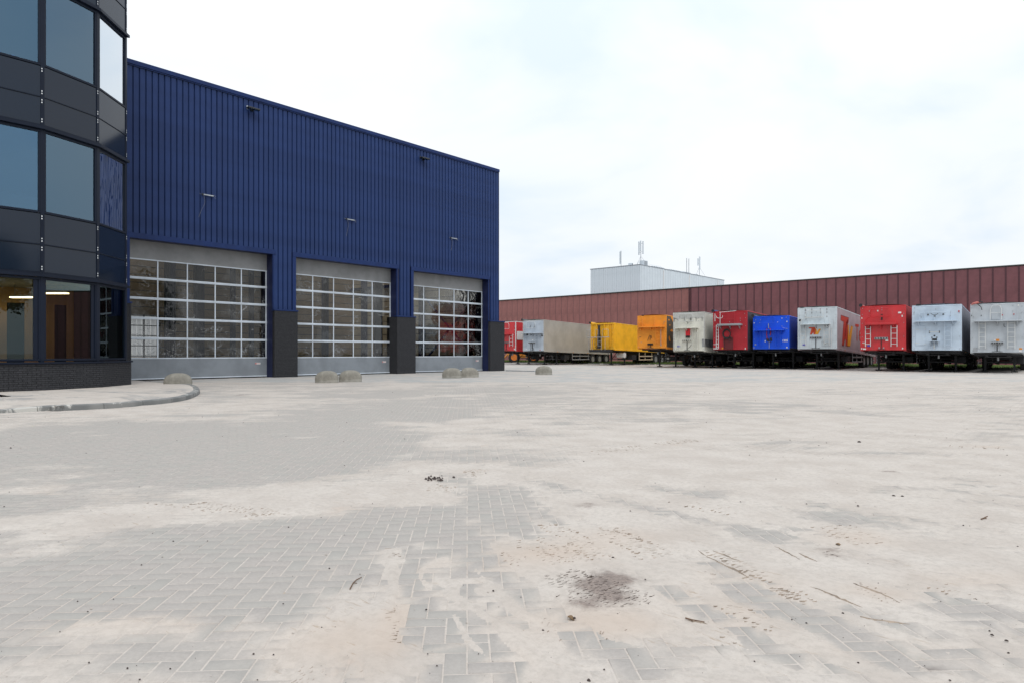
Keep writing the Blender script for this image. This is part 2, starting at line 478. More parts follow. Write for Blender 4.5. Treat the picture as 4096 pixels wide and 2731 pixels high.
# where the sand lies thick (+) or has been swept thin (-)
BLOBS = [blob_m(*b) for b in [
    (700, 2240, 620, 150, -0.75), (1250, 2120, 330, 80, -0.55), (150, 2330, 300, 120, -0.4), (1000, 2420, 380, 90, -0.45),
    (450, 1770, 800, 95, -0.62), (1050, 1850, 420, 55, -0.55), (1500, 1700, 420, 90, -0.60), (1750, 1580, 400, 40, -0.45),
    (1880, 2070, 270, 80, -0.85), (2050, 1950, 180, 30, -0.5), (2250, 1870, 260, 45, -0.45),
    (2480, 2620, 200, 80, -0.65), (1930, 2690, 160, 60, -0.5),
    (500, 2590, 420, 50, -0.25), (900, 2660, 260, 60, -0.45),
    (180, 2110, 420, 26, 0.75), (650, 2060, 330, 28, 0.65), (1000, 2000, 250, 32, 0.75), (1260, 1960, 220, 40, 0.8), (1560, 1985, 240, 45, 0.8), (1800, 1895, 260, 22, 0.65), (2150, 1880, 300, 20, 0.35),
    (1760, 1703, 260, 15, 0.8), (2100, 1690, 260, 15, 0.4), (1180, 1745, 130, 10, 0.5), (1830, 1760, 90, 14, 0.5),
    (930, 1842, 120, 9, 0.45), (400, 1640, 500, 12, 0.3), (1100, 1610, 500, 10, 0.35), (800, 1680, 200, 8, 0.3), (1750, 1585, 140, 7, 0.55), (120, 1960, 220, 14, 0.5), (520, 1958, 60, 12, 0.45),
    (2650, 1880, 420, 60, 0.5), (2300, 2140, 180, 80, 0.65), (1560, 2230, 110, 60, 0.5), (2400, 2380, 150, 60, 0.5),
    (1250, 2560, 200, 110, 0.5), (620, 2480, 320, 45, 0.40), (300, 2540, 260, 40, 0.3), (150, 2650, 200, 50, 0.3),
    (3300, 2000, 1000, 330, 0.40), (3000, 1700, 900, 80, 0.20), (3700, 2300, 500, 150, 0.3), (2800, 2250, 350, 120, 0.35), (2900, 2600, 400, 100, 0.15),
    (3360, 2065, 170, 17, -0.9), (3540, 2085, 200, 30, -0.75), (3220, 2015, 90, 9, -0.7), (3180, 2125, 120, 16, -0.8), (3020, 2140, 100, 14, -0.7), (2790, 1950, 170, 22, -0.75), (2950, 1890, 140, 16, -0.5), (3120, 1780, 130, 10, -0.4),
    (2880, 2200, 160, 30, -0.4), (3050, 2370, 130, 45, -0.75), (3350, 2480, 300, 45, -0.65), (3950, 2500, 260, 90, -0.8), (3500, 2640, 300, 60, -0.6), (3850, 2640, 200, 60, -0.4), (3640, 1960, 150, 12, -0.5), (3950, 1950, 160, 12, -0.5), (3650, 1815, 130, 6, -0.5), (3980, 2260, 140, 15, -0.5),
    (2780, 2640, 120, 50, -0.3), (2750, 1620, 300, 12, -0.4), (2450, 1680, 260, 14, -0.4), (3200, 1640, 260, 8, -0.35), (2550, 2280, 120, 20, -0.2), (2650, 2200, 140, 14, -0.5)]]
def stroke(pts, w, amp):
    """a tyre or broom sweep across the yard as a chain of small round touches"""
    P = [ground_at(*q) for q in pts]
    out = []
    for i in range(len(P) - 1):
        a_, b_ = P[i], P[i + 1]
        n_ = max(2, int((b_ - a_).length / (w * .8)))
        for k in range(n_):
            q = a_.lerp(b_, k / n_)
            x_, z_ = q.x * CC + q.y * CS, -q.x * CS + q.y * CC
            out.append((x_, z_, w, w, amp * .55, 0.0))
    return out
for pts, w, amp in [([(1650, 2230), (1655, 2350), (1710, 2520), (1790, 2731)], .05, -.7), ([(1800, 2360), (1880, 2480), (1960, 2620), (2010, 2731)], .07, -.65), ([(1890, 2290), (1970, 2370), (2060, 2450), (2150, 2530)], .045, -.7), ([(1560, 2220), (1545, 2380), (1590, 2540), (1680, 2731)], .05, .7),
        ([(1730, 2250), (1790, 2400), (1880, 2600), (1930, 2731)], .035, .6), ([(1840, 2290), (1930, 2420), (2050, 2560), (2120, 2700)], .035, .5), ([(2130, 2450), (2280, 2560), (2420, 2731)], .05, .5), ([(2520, 2140), (2650, 2250), (2900, 2400), (3200, 2560), (3500, 2731)], .06, .5),
        ([(2740, 2190), (2950, 2350), (3150, 2450), (3450, 2570), (3750, 2731)], .06, -.75), ([(2620, 2300), (2800, 2420), (3000, 2540), (3250, 2700)], .06, -.5), ([(2990, 2290), (3250, 2400), (3600, 2520), (4000, 2650)], .06, -.5), ([(2900, 2240), (3200, 2380), (3550, 2500), (3950, 2640)], .05, .5), ([(3000, 2150), (3400, 2290), (3800, 2400), (4096, 2470)], .07, .4), ([(3100, 2250), (3500, 2370), (3900, 2470), (4096, 2520)], .06, -.45), ([(1350, 2380), (1400, 2500), (1500, 2731)], .06, .45), ([(2350, 2540), (2520, 2640), (2650, 2731)], .05, -.55)]:
    BLOBS += stroke(pts, w, amp)
SOIL = [blob_m(*b) for b in [(2430, 2330, 90, 30, 1.05, 0), (2480, 2380, 80, 26, 0.8, 0), (2340, 2420, 70, 20, 0.7, 0), (2400, 2370, 190, 75, 0.42, 0), (2330, 2028, 70, 9, 0.8, 0), (3300, 2210, 55, 10, 0.9, 0), (3330, 2235, 45, 9, 0.8, 0), (3560, 1884, 40, 4, 1.0, 0),
    (3740, 2675, 60, 9, 0.7, -30), (3770, 2700, 60, 8, 0.5, -30), (1745, 1915, 45, 8, 0.5, 0), (3800, 1758, 120, 4, 0.5, 0), (2010, 1920, 60, 8, 0.4, 0), (960, 1578, 25, 4, 0.6, 0), (2480, 1530, 45, 8, 0.35, 0), (3760, 1920, 40, 4, 0.5, 0), (1520, 2640, 60, 50, 0.28, 0), (1340, 2420, 60, 12, 0.25, 0)]]
WARM = [blob_m(*b) for b in [(1350, 2560, 220, 90, 0.8), (450, 2370, 130, 22, 0.9), (650, 2480, 300, 50, 0.6), (2330, 2480, 260, 70, 0.6), (1600, 2480, 60, 180, 0.8), (2500, 2150, 160, 30, 0.6), (1980, 2240, 200, 50, 0.6), (2250, 2200, 200, 40, 0.7), (200, 1970, 60, 8, 0.7), (2990, 2330, 160, 40, 0.6), (2950, 2450, 200, 60, 0.5), (3420, 2150, 130, 30, 0.7), (3500, 2370, 120, 30, 0.6), (3900, 2320, 200, 30, 0.5), (3960, 1785, 60, 4, 0.9), (3500, 2600, 260, 40, 0.4), (260, 2450, 200, 60, 0.35), (2050, 2640, 120, 60, 0.4), (2480, 2500, 150, 40, 0.6)]]
def splat(xv, zv, L):
    s = np.zeros_like(xv)
    for (x, z, rx, rz, a, an) in L:
        dx, dz = xv - x, zv - z
        if an:
            dx, dz = dx * math.cos(an) + dz * math.sin(an), -dx * math.sin(an) + dz * math.cos(an)
        s = s + a * np.exp(-(dx / rx) ** 2 * 0.7 - (dz / rz) ** 2 * 0.7)
    return s
def sand_cover(X, Y):
    xv, zv = to_view(X, Y)
    # blotches wobble so that their edges break up
    wx = (fbm(X * 1.7, Y * 1.7, 4) - 0.5); wz = (fbm(X * 1.7, Y * 1.7, 4, 50.0) - 0.5)
    k = np.clip(zv * 0.14, 0.3, 2.2)
    s = splat(xv + wx * k, zv + wz * k * 1.5, BLOBS)
    base = 0.42 + 0.05 * np.clip(xv / 6.0, -1.5, 2)
    n1 = fbm(X * 0.9, Y * 0.9, 5, 3.0) - 0.5
    n2 = fbm(X * 6.5, Y * 6.5, 4, 11.0) - 0.5
    # sweeping and tyre streaks running with the yard
    n3 = fbm(xv * 1.1 + zv * 0.45, zv * 4.2 - xv * 0.6, 4, 23.0) - 0.5
    # vehicles turned out of one point: swept arcs that fan towards the street
    ax, az = xv + 1.7, np.maximum(9.2 - zv, 0.05)
    th = np.arctan2(ax, az); rr = np.hypot(ax, az)
    n4 = fbm(th * 55.0 + 1.2 * np.sin(rr * .6), rr * 0.22, 4, 33.0) - 0.5
    near = np.clip(1.0 - (zv - 4.6) / 3.5, 0, 1) * np.clip((xv + 1.5) / 0.7, 0, 1)
    return base + s + 0.95 * n1 * (1 - near * .6) + 0.50 * n2 + 1.0 * n3 * (1 - near * .8) + 2.7 * n4 * near - 0.06 * near
def smooth(a, b, x):
    t = np.clip((x - a) / (b - a), 0, 1)
    return t * t * (3 - 2 * t)
def soil_cover(X, Y):
    xv, zv = to_view(X, Y)
    wx = (fbm(X * 5, Y * 5, 3, 7.0) - 0.5) * 0.25
    return np.clip(splat(xv + wx, zv + wx, SOIL), 0, 1.2)
def warm_cover(X, Y):
    xv, zv = to_view(X, Y)
    return np.clip(splat(xv, zv, WARM) * (0.4 + 1.2 * fbm(X * 3, Y * 3, 4, 40.0)), 0, 1)

# ------------------------------------------------------------------ ground
gm = MB().add([(-900, -900, -0.06), (900, -900, -0.06), (900, 900, -0.06), (-900, 900, -0.06)], [(0, 1, 2, 3)])
gm.build("ground", M['ground'], kind="structure")

def attr(me, name, arr):
    a = me.attributes.new(name, 'FLOAT', 'POINT')
    a.data.foreach_set("value", np.asarray(arr, dtype=np.float32))

# sand sheet over the yard: fine near the camera, coarser far away
rows = [1.3]
while rows[-1] < 92: rows.append(rows[-1] * 1.0085 + 0.001)
rows = np.array(rows)
cols = np.linspace(-1.35, 1.15, 560)
def sheet_fields(GX, GY, ZV, drop=0.0):
    cov = sand_cover(GX, GY)
    soil = soil_cover(GX, GY)
    z = -0.0022 + 0.0075 * smooth(0.38, 1.0, cov) + 0.004 * smooth(0.6, 1.4, cov)
    z += (fbm(GX * 14, GY * 14, 3, 2.0) - 0.5) * 0.005 * smooth(0.35, 0.8, cov) + (fbm(GX * 45, GY * 45, 2, 6.0) - 0.5) * 0.003 * smooth(0.45, 0.7, cov)
    z += 0.007 * np.clip(soil, 0, 1) * fbm(GX * 20, GY * 20, 3, 4.0)
    bare = (1 - smooth(0.20, 0.70, cov)) * smooth(20, 27, ZV)
    if drop: z = z * 0 - drop; bare = (1 - smooth(0.20, 0.70, cov))
    return z, bare, soil, warm_cover(GX, GY)
parts_ = []
ZV, RV = np.meshgrid(rows, cols, indexing='ij')
XV = RV * ZV
GX = XV * CC - ZV * CS; GY = XV * CS + ZV * CC
z, b_, so_, wa_ = sheet_fields(GX, GY, ZV)
parts_.append((GX, GY, z, b_, so_, wa_))
# the stretch of yard around and behind the viewpoint, and a coarse sheet under everything else
Z2, X2 = np.meshgrid(np.arange(-4.0, 1.36, .06), np.arange(-7, 7.01, .06), indexing='ij')
G2, H2 = X2 * CC - Z2 * CS, X2 * CS + Z2 * CC
parts_.append((G2, H2) + sheet_fields(G2, H2, np.abs(Z2)))
G3, H3 = np.meshgrid(np.arange(-29.5, 38.1, .25), np.arange(-28, 58.9, .25), indexing='ij')
parts_.append((G3, H3) + sheet_fields(G3, H3, np.hypot(G3, H3), .006))
co_, q_, at_ = [], [], [[], [], []]
base_ = 0
for (gx, gy, gz, *fields) in parts_:
    nr, nc = gx.shape
    co_.append(np.stack([gx.ravel(), gy.ravel(), gz.ravel()], 1))
    i = np.arange((nr - 1) * (nc - 1)); r_ = i // (nc - 1); c_ = i % (nc - 1)
    q_.append(np.stack([r_ * nc + c_, r_ * nc + c_ + 1, (r_ + 1) * nc + c_ + 1, (r_ + 1) * nc + c_], 1) + base_)
    for k in range(3): at_[k].append(fields[k].ravel())
    base_ += nr * nc
co = np.concatenate(co_).astype(np.float32); q = np.concatenate(q_)
me = D.meshes.new("yard_surface")
me.vertices.add(len(co)); me.vertices.foreach_set("co", co.ravel())
me.loops.add(q.size); me.loops.foreach_set("vertex_index", q.ravel())
me.polygons.add(len(q)); me.polygons.foreach_set("loop_start", np.arange(len(q)) * 4)
me.update(calc_edges=True)
me.polygons.foreach_set("use_smooth", [True] * len(q))
attr(me, "bare", np.concatenate(at_[0])); attr(me, "soil", np.concatenate(at_[1])); attr(me, "warm", np.concatenate(at_[2]))
me.materials.append(M['sand'])
yard = put(D.objects.new("yard", me), None, kind="structure")

# herringbone pavers
CELL = 0.0877
A45 = rad(45)
RANGE = 27.0
ucx, ucy = -math.sin(A45), math.cos(A45)       # paving axis "up" (away), world
vcx, vcy = math.cos(A45), math.sin(A45)        # paving axis "right"
N = int(RANGE * 1.35 / CELL)
ii, jj = np.meshgrid(np.arange(-N, N), np.arange(-54, N + 70), indexing='ij')
kk = (ii - jj) % 4
pav = []
for kv, hor in ((0, True), (3, False)):
    m = kk == kv
    a0 = ii[m].astype(float); b0 = jj[m].astype(float)
    ca = (a0 + (1.0 if hor else 0.5)) * CELL
    cb = (b0 + (0.5 if hor else 1.0)) * CELL
    pav.append(np.stack([ca, cb, np.full_like(ca, 1.0 if hor else 0.0)], 1))
pav = np.concatenate(pav)
pX = pav[:, 0] * vcx + pav[:, 1] * ucx
pY = pav[:, 0] * vcy + pav[:, 1] * ucy
xv, zv = to_view(pX, pY)
keep = (zv > -2.5) & (zv < RANGE) & (np.abs(xv) < 0.83 * np.maximum(zv, 0) + 2.6) & (pX > -29.3)
covp = sand_cover(pX, pY)
keep &= (covp < 1.05)
# the raised footpath island and the tower stand on their own ground
ISL = [(-15.9, -8), (-15.94, 3.36), (-15.8, 4.07), (-15.69, 4.56), (-15.65, 5.18), (-15.93, 5.92), (-16.39, 6.72), (-17.31, 7.52), (-19.21, 8.62), (-21.47, 9.59), (-23.3, 10.15), (-25.35, 10.2), (-28.9, 10.3)]
island_x = np.interp(pY, [p[1] for p in ISL[4:11]], [p[0] for p in ISL[4:11]])
keep &= ~((pX < np.where(pY < 5.18, -15.7, island_x)) & (pY < 10.25))
pav, pX, pY, zv, xv = pav[keep], pX[keep], pY[keep], zv[keep], xv[keep]
order = np.argsort(zv + 40.0 * (np.abs(xv) > 0.76 * zv) + 40.0 * (zv < 2.40))
pav, pX, pY, zv = pav[order], pX[order], pY[order], zv[order]
npv = len(pX)
rs = np.random.RandomState(3)
tilt = rs.normal(0, 0.0005, (npv, 2)); lift = rs.normal(0, 0.0004, npv)
tone_p = rs.rand(npv) ** 1.5
def paver_geo(idx, div=1):
    """vertices of chamfered pavers idx; returns co (n,k,3)"""
    hor = pav[idx, 2] > 0.5
    J = 0.0026
    ha = np.where(hor, CELL, CELL / 2) - J
    hb = np.where(hor, CELL / 2, CELL) - J
    C = 0.0035
    sg = np.array([(-1, -1), (1, -1), (1, 1), (-1, 1)])
    out = []
    for ring, zz_ in ((0, 0.0), (1, -0.0030), (2, -0.03)):
        off = C if ring == 0 else 0.0
        for sa, sb in sg:
            la = sa * (ha - off); lb = sb * (hb - off)
            X = pX[idx] + la * vcx + lb * ucx
            Y = pY[idx] + la * vcy + lb * ucy
            Z = lift[idx] + zz_ + la / 0.1 * tilt[idx, 0] + lb / 0.1 * tilt[idx, 1]
            out.append(np.stack([X, Y, Z], 1))
    return np.stack(out, 1)
PF = [(0, 1, 2, 3), (4, 5, 1, 0), (5, 6, 2, 1), (6, 7, 3, 2), (7, 4, 0, 3), (8, 9, 5, 4), (9, 10, 6, 5), (10, 11, 7, 6), (11, 8, 4, 7)]
def paver_mesh(name, idx):
    co = paver_geo(idx)
    n = len(idx)
    me = D.meshes.new(name)
    me.vertices.add(n * 12); me.vertices.foreach_set("co", co.reshape(-1).astype(np.float32))
    f = (np.array(PF)[None] + (np.arange(n) * 12)[:, None, None]).reshape(-1, 4)
    me.loops.add(f.size); me.loops.foreach_set("vertex_index", f.ravel())
    me.polygons.add(len(f)); me.polygons.foreach_set("loop_start", np.arange(len(f)) * 4)
    me.update(calc_edges=True)
    X, Y = co[..., 0].ravel(), co[..., 1].ravel()
    cv = sand_cover(X, Y)
    attr(me, "dust", np.clip((cv + 0.10) / 0.74, 0.0, 1.0))
    attr(me, "soil", soil_cover(X, Y)); attr(me, "warm", warm_cover(X, Y))
    attr(me, "tone", np.repeat(tone_p[idx], 12))
    me.materials.append(M['paver'])
    return me
paving = empty("paving", (0, 0, 0), kind="structure")
for k in range(300):
    put(D.objects.new("paver", paver_mesh("paver", np.array([k]))), paving)
put(D.objects.new("pavers", paver_mesh("pavers", np.arange(300, npv))), paving, kind="stuff")

# tyre prints pressed up out of the sand
def sheet_z(p):
    x_, z_ = p.x * CC + p.y * CS, -p.x * CS + p.y * CC
    i_ = min(max(int(np.searchsorted(rows, z_)), 1), len(rows) - 1)
    j_ = min(max(int(round((x_ / z_ - cols[0]) / (cols[1] - cols[0]))), 0), len(cols) - 1)
    return float(max(z[i_, j_], z[i_ - 1, j_]))
def crescents(mb, A, B, width, rows_, pitch, size, hgt, rnd, dens=1.0, zb=0.002):
    dens = min(1.0, dens * 1.25)
    A, B = ground_at(*A), ground_at(*B)
    d = (B - A); Ln = d.length; d.normalize()
    n = Vector((-d.y, d.x, 0))
    pitch *= .62; rows_ = int(rows_ * 1.8); size *= .6; hgt *= .5; rows_ = int(rows_ * 1.3)
    for k in range(int(Ln / pitch)):
        for r in range(rows_):
            if rnd.random() > dens * (.35 + .9 * abs(math.sin(k * .21 + r * 1.7))): continue
            c = A + d * (k * pitch + rnd.uniform(-.3, .3) * pitch) + n * ((r + .5) / rows_ - .5) * width + n * rnd.uniform(-.02, .02) + d * rnd.uniform(-.02, .02)
            sl = size * rnd.uniform(0.35, 1.0); hgt_ = hgt * .34
            zb = sheet_z(c) - .0006
            if zb < .0006: continue
            w = size * 0.028 * rnd.uniform(.5, 1.3)
            vs = []
            m = 5
            for j in range(m):
                u = j / (m - 1) * 2 - 1
                q = c + n * (u * sl * .5) - d * (u * u * sl * .22) + d * rnd.uniform(-.1, .1) * w
                ww = w * (1 - abs(u) ** 2 * .8)
                vs += [tuple(q - d * ww + Vector((0, 0, zb - .004))), tuple(q + Vector((0, 0, zb + hgt_ * (1 - .6 * u * u)))), tuple(q + d * ww * .5 + Vector((0, 0, zb - .004)))]
            fs = []
            for j in range(m - 1):
                fs += [(j*3, j*3+1, j*3+4, j*3+3), (j*3+1, j*3+2, j*3+5, j*3+4)]
            mb.add(vs, fs)
rnd = random.Random(11)
ts = MB()
crescents(ts, (2240, 2300), (2600, 2430), .26, 6, .05, .065, .012, rnd, 1.0, .009)
crescents(ts, (2260, 2380), (2480, 2430), .14, 3, .05, .055, .010, rnd, .7, .008)
crescents(ts, (3290, 2215), (3350, 2240), .12, 2, .05, .06, .010, rnd, .7, .008)
M['soil_line'] = plain("soil_ridge", (.13, .10, .085), .95, var=.5, scale=20)
ts.build("tread_marks", M['soil_line'], paving, smooth=True, kind="stuff")
tr = MB()
for a, b, w, r, pi_, sz, hg, dn in [
    ((1805, 2192), (2102, 2263), .22, 5, .045, .05, .008, .45), ((2096, 2156), (2299, 2257), .22, 5, .045, .05, .008, .45),
    ((2198, 2096), (2420, 2251), .22, 5, .05, .055, .008, .45), ((2442, 2114), (2640, 2240), .24, 5, .05, .06, .009, .45),
    
    ((1556, 2440), (1590, 2600), .09, 1, .022, .06, .007, .8), ((1745, 1965), (1925, 1875), .2, 4, .07, .06, .009, .5),
    ((2848, 2209), (3234, 2428), .12, 3, .05, .07, .011, .5), ((2878, 2280), (3210, 2410), .22, 5, .045, .06, .009, .5),
    ((3282, 2108), (3531, 2185), .3, 5, .07, .08, .010, .45), ((583, 1995), (1131, 2067), .22, 4, .055, .06, .009, .6),
    ((2376, 1811), (2614, 1781), .26, 4, .12, .10, .012, .5), ((2644, 1778), (2793, 1757), .26, 4, .12, .1, .012, .5),
    ((2480, 2560), (2100, 2500), .2, 4, .05, .05, .007, .3), ((1180, 2700), (1450, 2731), .2, 5, .04, .05, .007, .5),
    ((3420, 2340), (3620, 2430), .14, 3, .05, .03, .009, .4), ((3350, 2090), (3480, 2110), .2, 4, .08, .08, .008, .4),
    ((1500, 2150), (1560, 2250), .2, 5, .05, .05, .006, .3), ((2950, 1750), (3400, 1775), .25, 3, .25, .16, .012, .3), ((3750, 1780), (4090, 1800), .3, 4, .2, .15, .012, .5),
    ((2700, 2010), (3000, 2060), .24, 4, .10, .09, .008, .3), ((3700, 2340), (4050, 2440), .22, 4, .06, .06, .008, .3), ((350, 1960), (180, 1980), .25, 4, .08, .07, .008, .4),
    ((2900, 2420), (3050, 2600), .22, 5, .05, .05, .008, .35), ((3350, 2570), (3700, 2620), .22, 4, .06, .05, .007, .3)]:
    crescents(tr, a, b, w, r, pi_, sz, hg, rnd, dn)
# long scraped grooves, thrown up as thin ridges
for a, b in [((3240, 2351), (3448, 2428)), ((3412, 2333), (3602, 2413)), ((2850, 2205), (2960, 2250)), ((2790, 2205), (2990, 2305)), ((3190, 2215), (3270, 2250)), ((3440, 2470), (3640, 2495)), ((2750, 2480), (2830, 2495)), ((3100, 2190), (3200, 2240))]:
    A, B = ground_at(*a), ground_at(*b)
    m = 14
    vs, fs = [], []
    d = (B - A).normalized(); n = Vector((-d.y, d.x, 0))
    for j in range(m):
        u = j / (m - 1)
        q = A.lerp(B, u) + n * rnd.uniform(-.004, .004)
        q.z = max(0, sheet_z(q))
        w = .0035 * math.sin(math.pi * min(max(u, .04), .96)) * rnd.uniform(.6, 1.4)
        vs += [tuple(q - n * w + Vector((0, 0, -.003))), tuple(q + Vector((0, 0, (.004 * math.sin(math.pi * u) + .001)))), tuple(q + n * w + Vector((0, 0, -.003)))]
    for j in range(m - 1):
        fs += [(j*3, j*3+1, j*3+4, j*3+3), (j*3+1, j*3+2, j*3+5, j*3+4)]
    tr.add(vs, fs)
tr.build("tyre_tracks", M['tread'], paving, smooth=True, kind="stuff")

def pebble(mb, c, r, rnd):
    vs = []
    for k in range(3):
        zz_ = (k - .6) / 1.6
        rr = math.sqrt(max(0.12, 1 - zz_ * zz_)) if k < 2 else .45
        for j in range(6):
            an = j * math.pi / 3 + k * .4
            q = r * rr * rnd.uniform(.75, 1.2)
            vs.append((c[0] + q * math.cos(an), c[1] + q * math.sin(an) * .8, c[2] + max(-.2, zz_) * r * .7))
    fs = [(k*6+j, k*6+(j+1) % 6, (k+1)*6+(j+1) % 6, (k+1)*6+j) for k in range(2) for j in range(6)] + [tuple(range(12, 18))]
    mb.add(vs, fs)
gv = MB(); gv2 = MB()
for k in range(1100):
    zc = 2.3 + 22 * rnd.random() ** 1.8
    xc = zc * rnd.uniform(-.78, .8)
    X, Y = xc * CC - zc * CS, xc * CS + zc * CC
    if X < -29 or (X < -15 and Y < 10.4): continue
    pebble(gv if k % 3 else gv2, (X, Y, 0.003), (.0011 + .0032 * rnd.random() ** 3) * (1 + zc * .13), rnd)
for k in range(150):
    a = rnd.gauss(0, 1), rnd.gauss(0, 1)
    c = ground_at(2400 + a[0] * 75, 2370 + a[1] * 28 + a[0] * 12)
    pebble(gv, (c.x, c.y, 0.006), rnd.uniform(.002, .006), rnd)
for k in range(46):
    c = ground_at(1742 + rnd.gauss(0, 20), 1917 + rnd.gauss(0, 4))
    pebble(gv, (c.x, c.y, 0.008), rnd.uniform(.004, .015), rnd)
gv.build("soil_crumbs", M['clod'], paving, kind="stuff")
gv2.build("sand_grit", M['sand'], paving, kind="stuff")
stones = [(1815, 1911, .022), (2298, 2476, .011), (2172, 2526, .010), (1705, 2442, .009), (1973, 2366, .009), (2452, 2233, .012), (2581, 2321, .008), (2355, 2727, .012),
          (3372, 2457, .010), (3968, 2544, .010), (4026, 2567, .010), (3574, 1986, .02), (3610, 1988, .018), (3432, 2026, .015), (3437, 1769, .03), (351, 2450, .007), (1133, 2418, .007), (43, 1793, .02), (3433, 2655, .007)]
WHERE = ["beside the crumbled soil heap in the middle of the yard", "on pale sand just below the dark soil patch", "on paving below left of the dark soil patch", "on bare pavers in the bottom centre of the yard", "on paving straight left of the dark soil patch",
 "on sand above the dark soil patch", "on sand right beside the dark soil patch", "in the sand at the very bottom edge, centre", "in the tyre marked sand of the lower right", "in the lower right corner, left one of two", "in the lower right corner, right one of two",
 "on far right sand, left one of a close pair", "on far right sand, right one of a close pair", "on sand below left of the close stone pair", "far out on the right of the yard", "on the bare herringbone at lower left", "at the end of the bare herringbone, lower left centre", "near the left edge of the yard below the footpath", "in the bottom right, below the tyre marks"]
for si, (px, py, r) in enumerate(stones):
    r *= .72
    mb = MB(); c = ground_at(px, py)
    pebble(mb, (0, 0, 0), r, rnd)
    mb.build("stone", M['clod'], loc=(c.x, c.y, .005 + r * .2), label="small dark stone " + WHERE[si], category="stone", group="dark stones scattered on the paving")
def twig(pts, r, label):
    mb = MB(); P = [ground_at(a, b) for a, b in pts]; o = P[0].copy()
    mb.tube([tuple(q - o + Vector((0, 0, .006))) for q in P], [r * (1 - .5 * i / len(P)) for i in range(len(P))], 5)
    q = P[1] - o; d = (P[2] - P[1]) * .7
    mb.tube([tuple(q + Vector((0, 0, .007))), tuple(q + Vector((d.y, -d.x, .006)) * .5 + d * .3)], r * .6, 4)
    mb.build("twig", M['twig'], loc=o, smooth=True, label=label, category="twig")
twig([(1400, 2358), (1412, 2335), (1425, 2322), (1447, 2311)], .0032, "thin brown forked twig on the herringbone paving at lower left centre")
twig([(2742, 2475), (2765, 2482), (2790, 2486), (2818, 2491)], .0035, "dark straight twig on the sand right of the dark soil patch")
twig([(3925, 2078), (3935, 2074), (3942, 2070), (3950, 2066)], .005, "short brown twig on the sand near the right edge of the yard")
for (px, py, lab) in [(2283, 2475, "curled dark brown leaf below the dark soil patch"), (3355, 2181, "crumpled tan leaf on the sand above the small dark stain")]:
    c = ground_at(px, py); mb = MB()
    vs = []; fs = []
    for j in range(7):
        u = j / 6; w = .02 * math.sin(math.pi * (u * .9 + .05))
        zz_ = .004 + .008 * math.sin(u * 5)
        vs += [(u * .035 - .017, -w * .6, zz_ * .6 + .004), (u * .035 - .017, 0, zz_ * .6), (u * .035 - .017, w * .6, zz_ * .6 + .006)]
    for j in range(6):
        fs += [(j*3, j*3+1, j*3+4, j*3+3), (j*3+1, j*3+2, j*3+5, j*3+4)]
    mb.add(vs, fs); mb.add([(a, b, c2 + .0012) for a, b, c2 in vs], [f[::-1] for f in fs])
    mb.build("leaf", M['leaf'], loc=c, smooth=True, label=lab, category="leaf")

# raised footpath with kerb stones
def catmull(P, n):
    out = []
    for i in range(1, len(P) - 2):
        p0, p1, p2, p3 = [Vector(p) for p in P[i-1:i+3]]
        for k in range(n):
            t_ = k / n
            out.append(0.5 * ((2*p1) + (-p0+p2)*t_ + (2*p0-5*p1+4*p2-p3)*t_*t_ + (-p0+3*p1-3*p2+p3)*t_**3))
    return out
isl = catmull([Vector((-15.9, -14))] + [Vector(p) for p in ISL] + [Vector((-31, 10.4))], 8)
# resample evenly
acc = [0]
for i in range(1, len(isl)): acc.append(acc[-1] + (isl[i] - isl[i-1]).length)
tot = acc[-1]
def at_len(sl):
    for i in range(1, len(acc)):
        if acc[i] >= sl:
            return isl[i-1].lerp(isl[i], (sl - acc[i-1]) / max(1e-6, acc[i] - acc[i-1]))
    return isl[-1].copy()
def nrm_at(sl):
    d = at_len(min(sl + .15, tot)) - at_len(max(sl - .15, 0)); d.normalize()
    return Vector((-d.y, d.x))       # points inwards, towards the building
def kerb_h(p):                        # the kerb drops to the road at the left
    return 0.03 + 0.08 * float(smooth(2.2, 4.6, p.y))
foot = empty("footpath", (0, 0, 0), kind="structure")
SL = 0.92
kcount = int(tot / SL)
for k in range(kcount):
    s0, s1 = k * SL + .005, (k + 1) * SL - .005
    if at_len(s1).y < -2: continue
    mb = MB(); vs, fs = [], []
    m = 5
    for j in range(m):
        sl = s0 + (s1 - s0) * j / (m - 1)
        p = at_len(sl); n = nrm_at(sl); h = kerb_h(p)
        for off, zz_ in ((0.0, -.05), (0.012, h - .022), (.022, h - .007), (.04, h), (.17, h), (.17, -.05)):
            q = p + n * off
            vs.append((q.x, q.y, zz_))
    for j in range(m - 1):
        for r in range(6):
            fs.append((j*6+r, j*6+(r+1) % 6, (j+1)*6+(r+1) % 6, (j+1)*6+r))
    fs += [tuple(range(6)), tuple(range((m-1)*6, m*6))]
    mb.add(vs, fs).build("kerb_stone", M['kerb'], foot)
mb = MB()
vs, fs = [], []
S = [tot * k / 160 for k in range(161)]
for sl in S:
    p = at_len(sl); n = nrm_at(sl); h = kerb_h(p)
    q = p + n * .174
    inner = Vector((-29.2, min(q.y, 10.2)))
    for u in (0, .02, .3, .6, 1):
        w = q.lerp(inner, u)
        vs.append((w.x, w.y, (h - .004) * (1 - min(1, u * 6)) + .108 * min(1, u * 6)))
for k in range(160):
    for u in range(4):
        fs.append((k*5+u, k*5+u+1, (k+1)*5+u+1, (k+1)*5+u))
mb.add(vs, fs)
o = mb.build("path_surface", M['path'], foot)

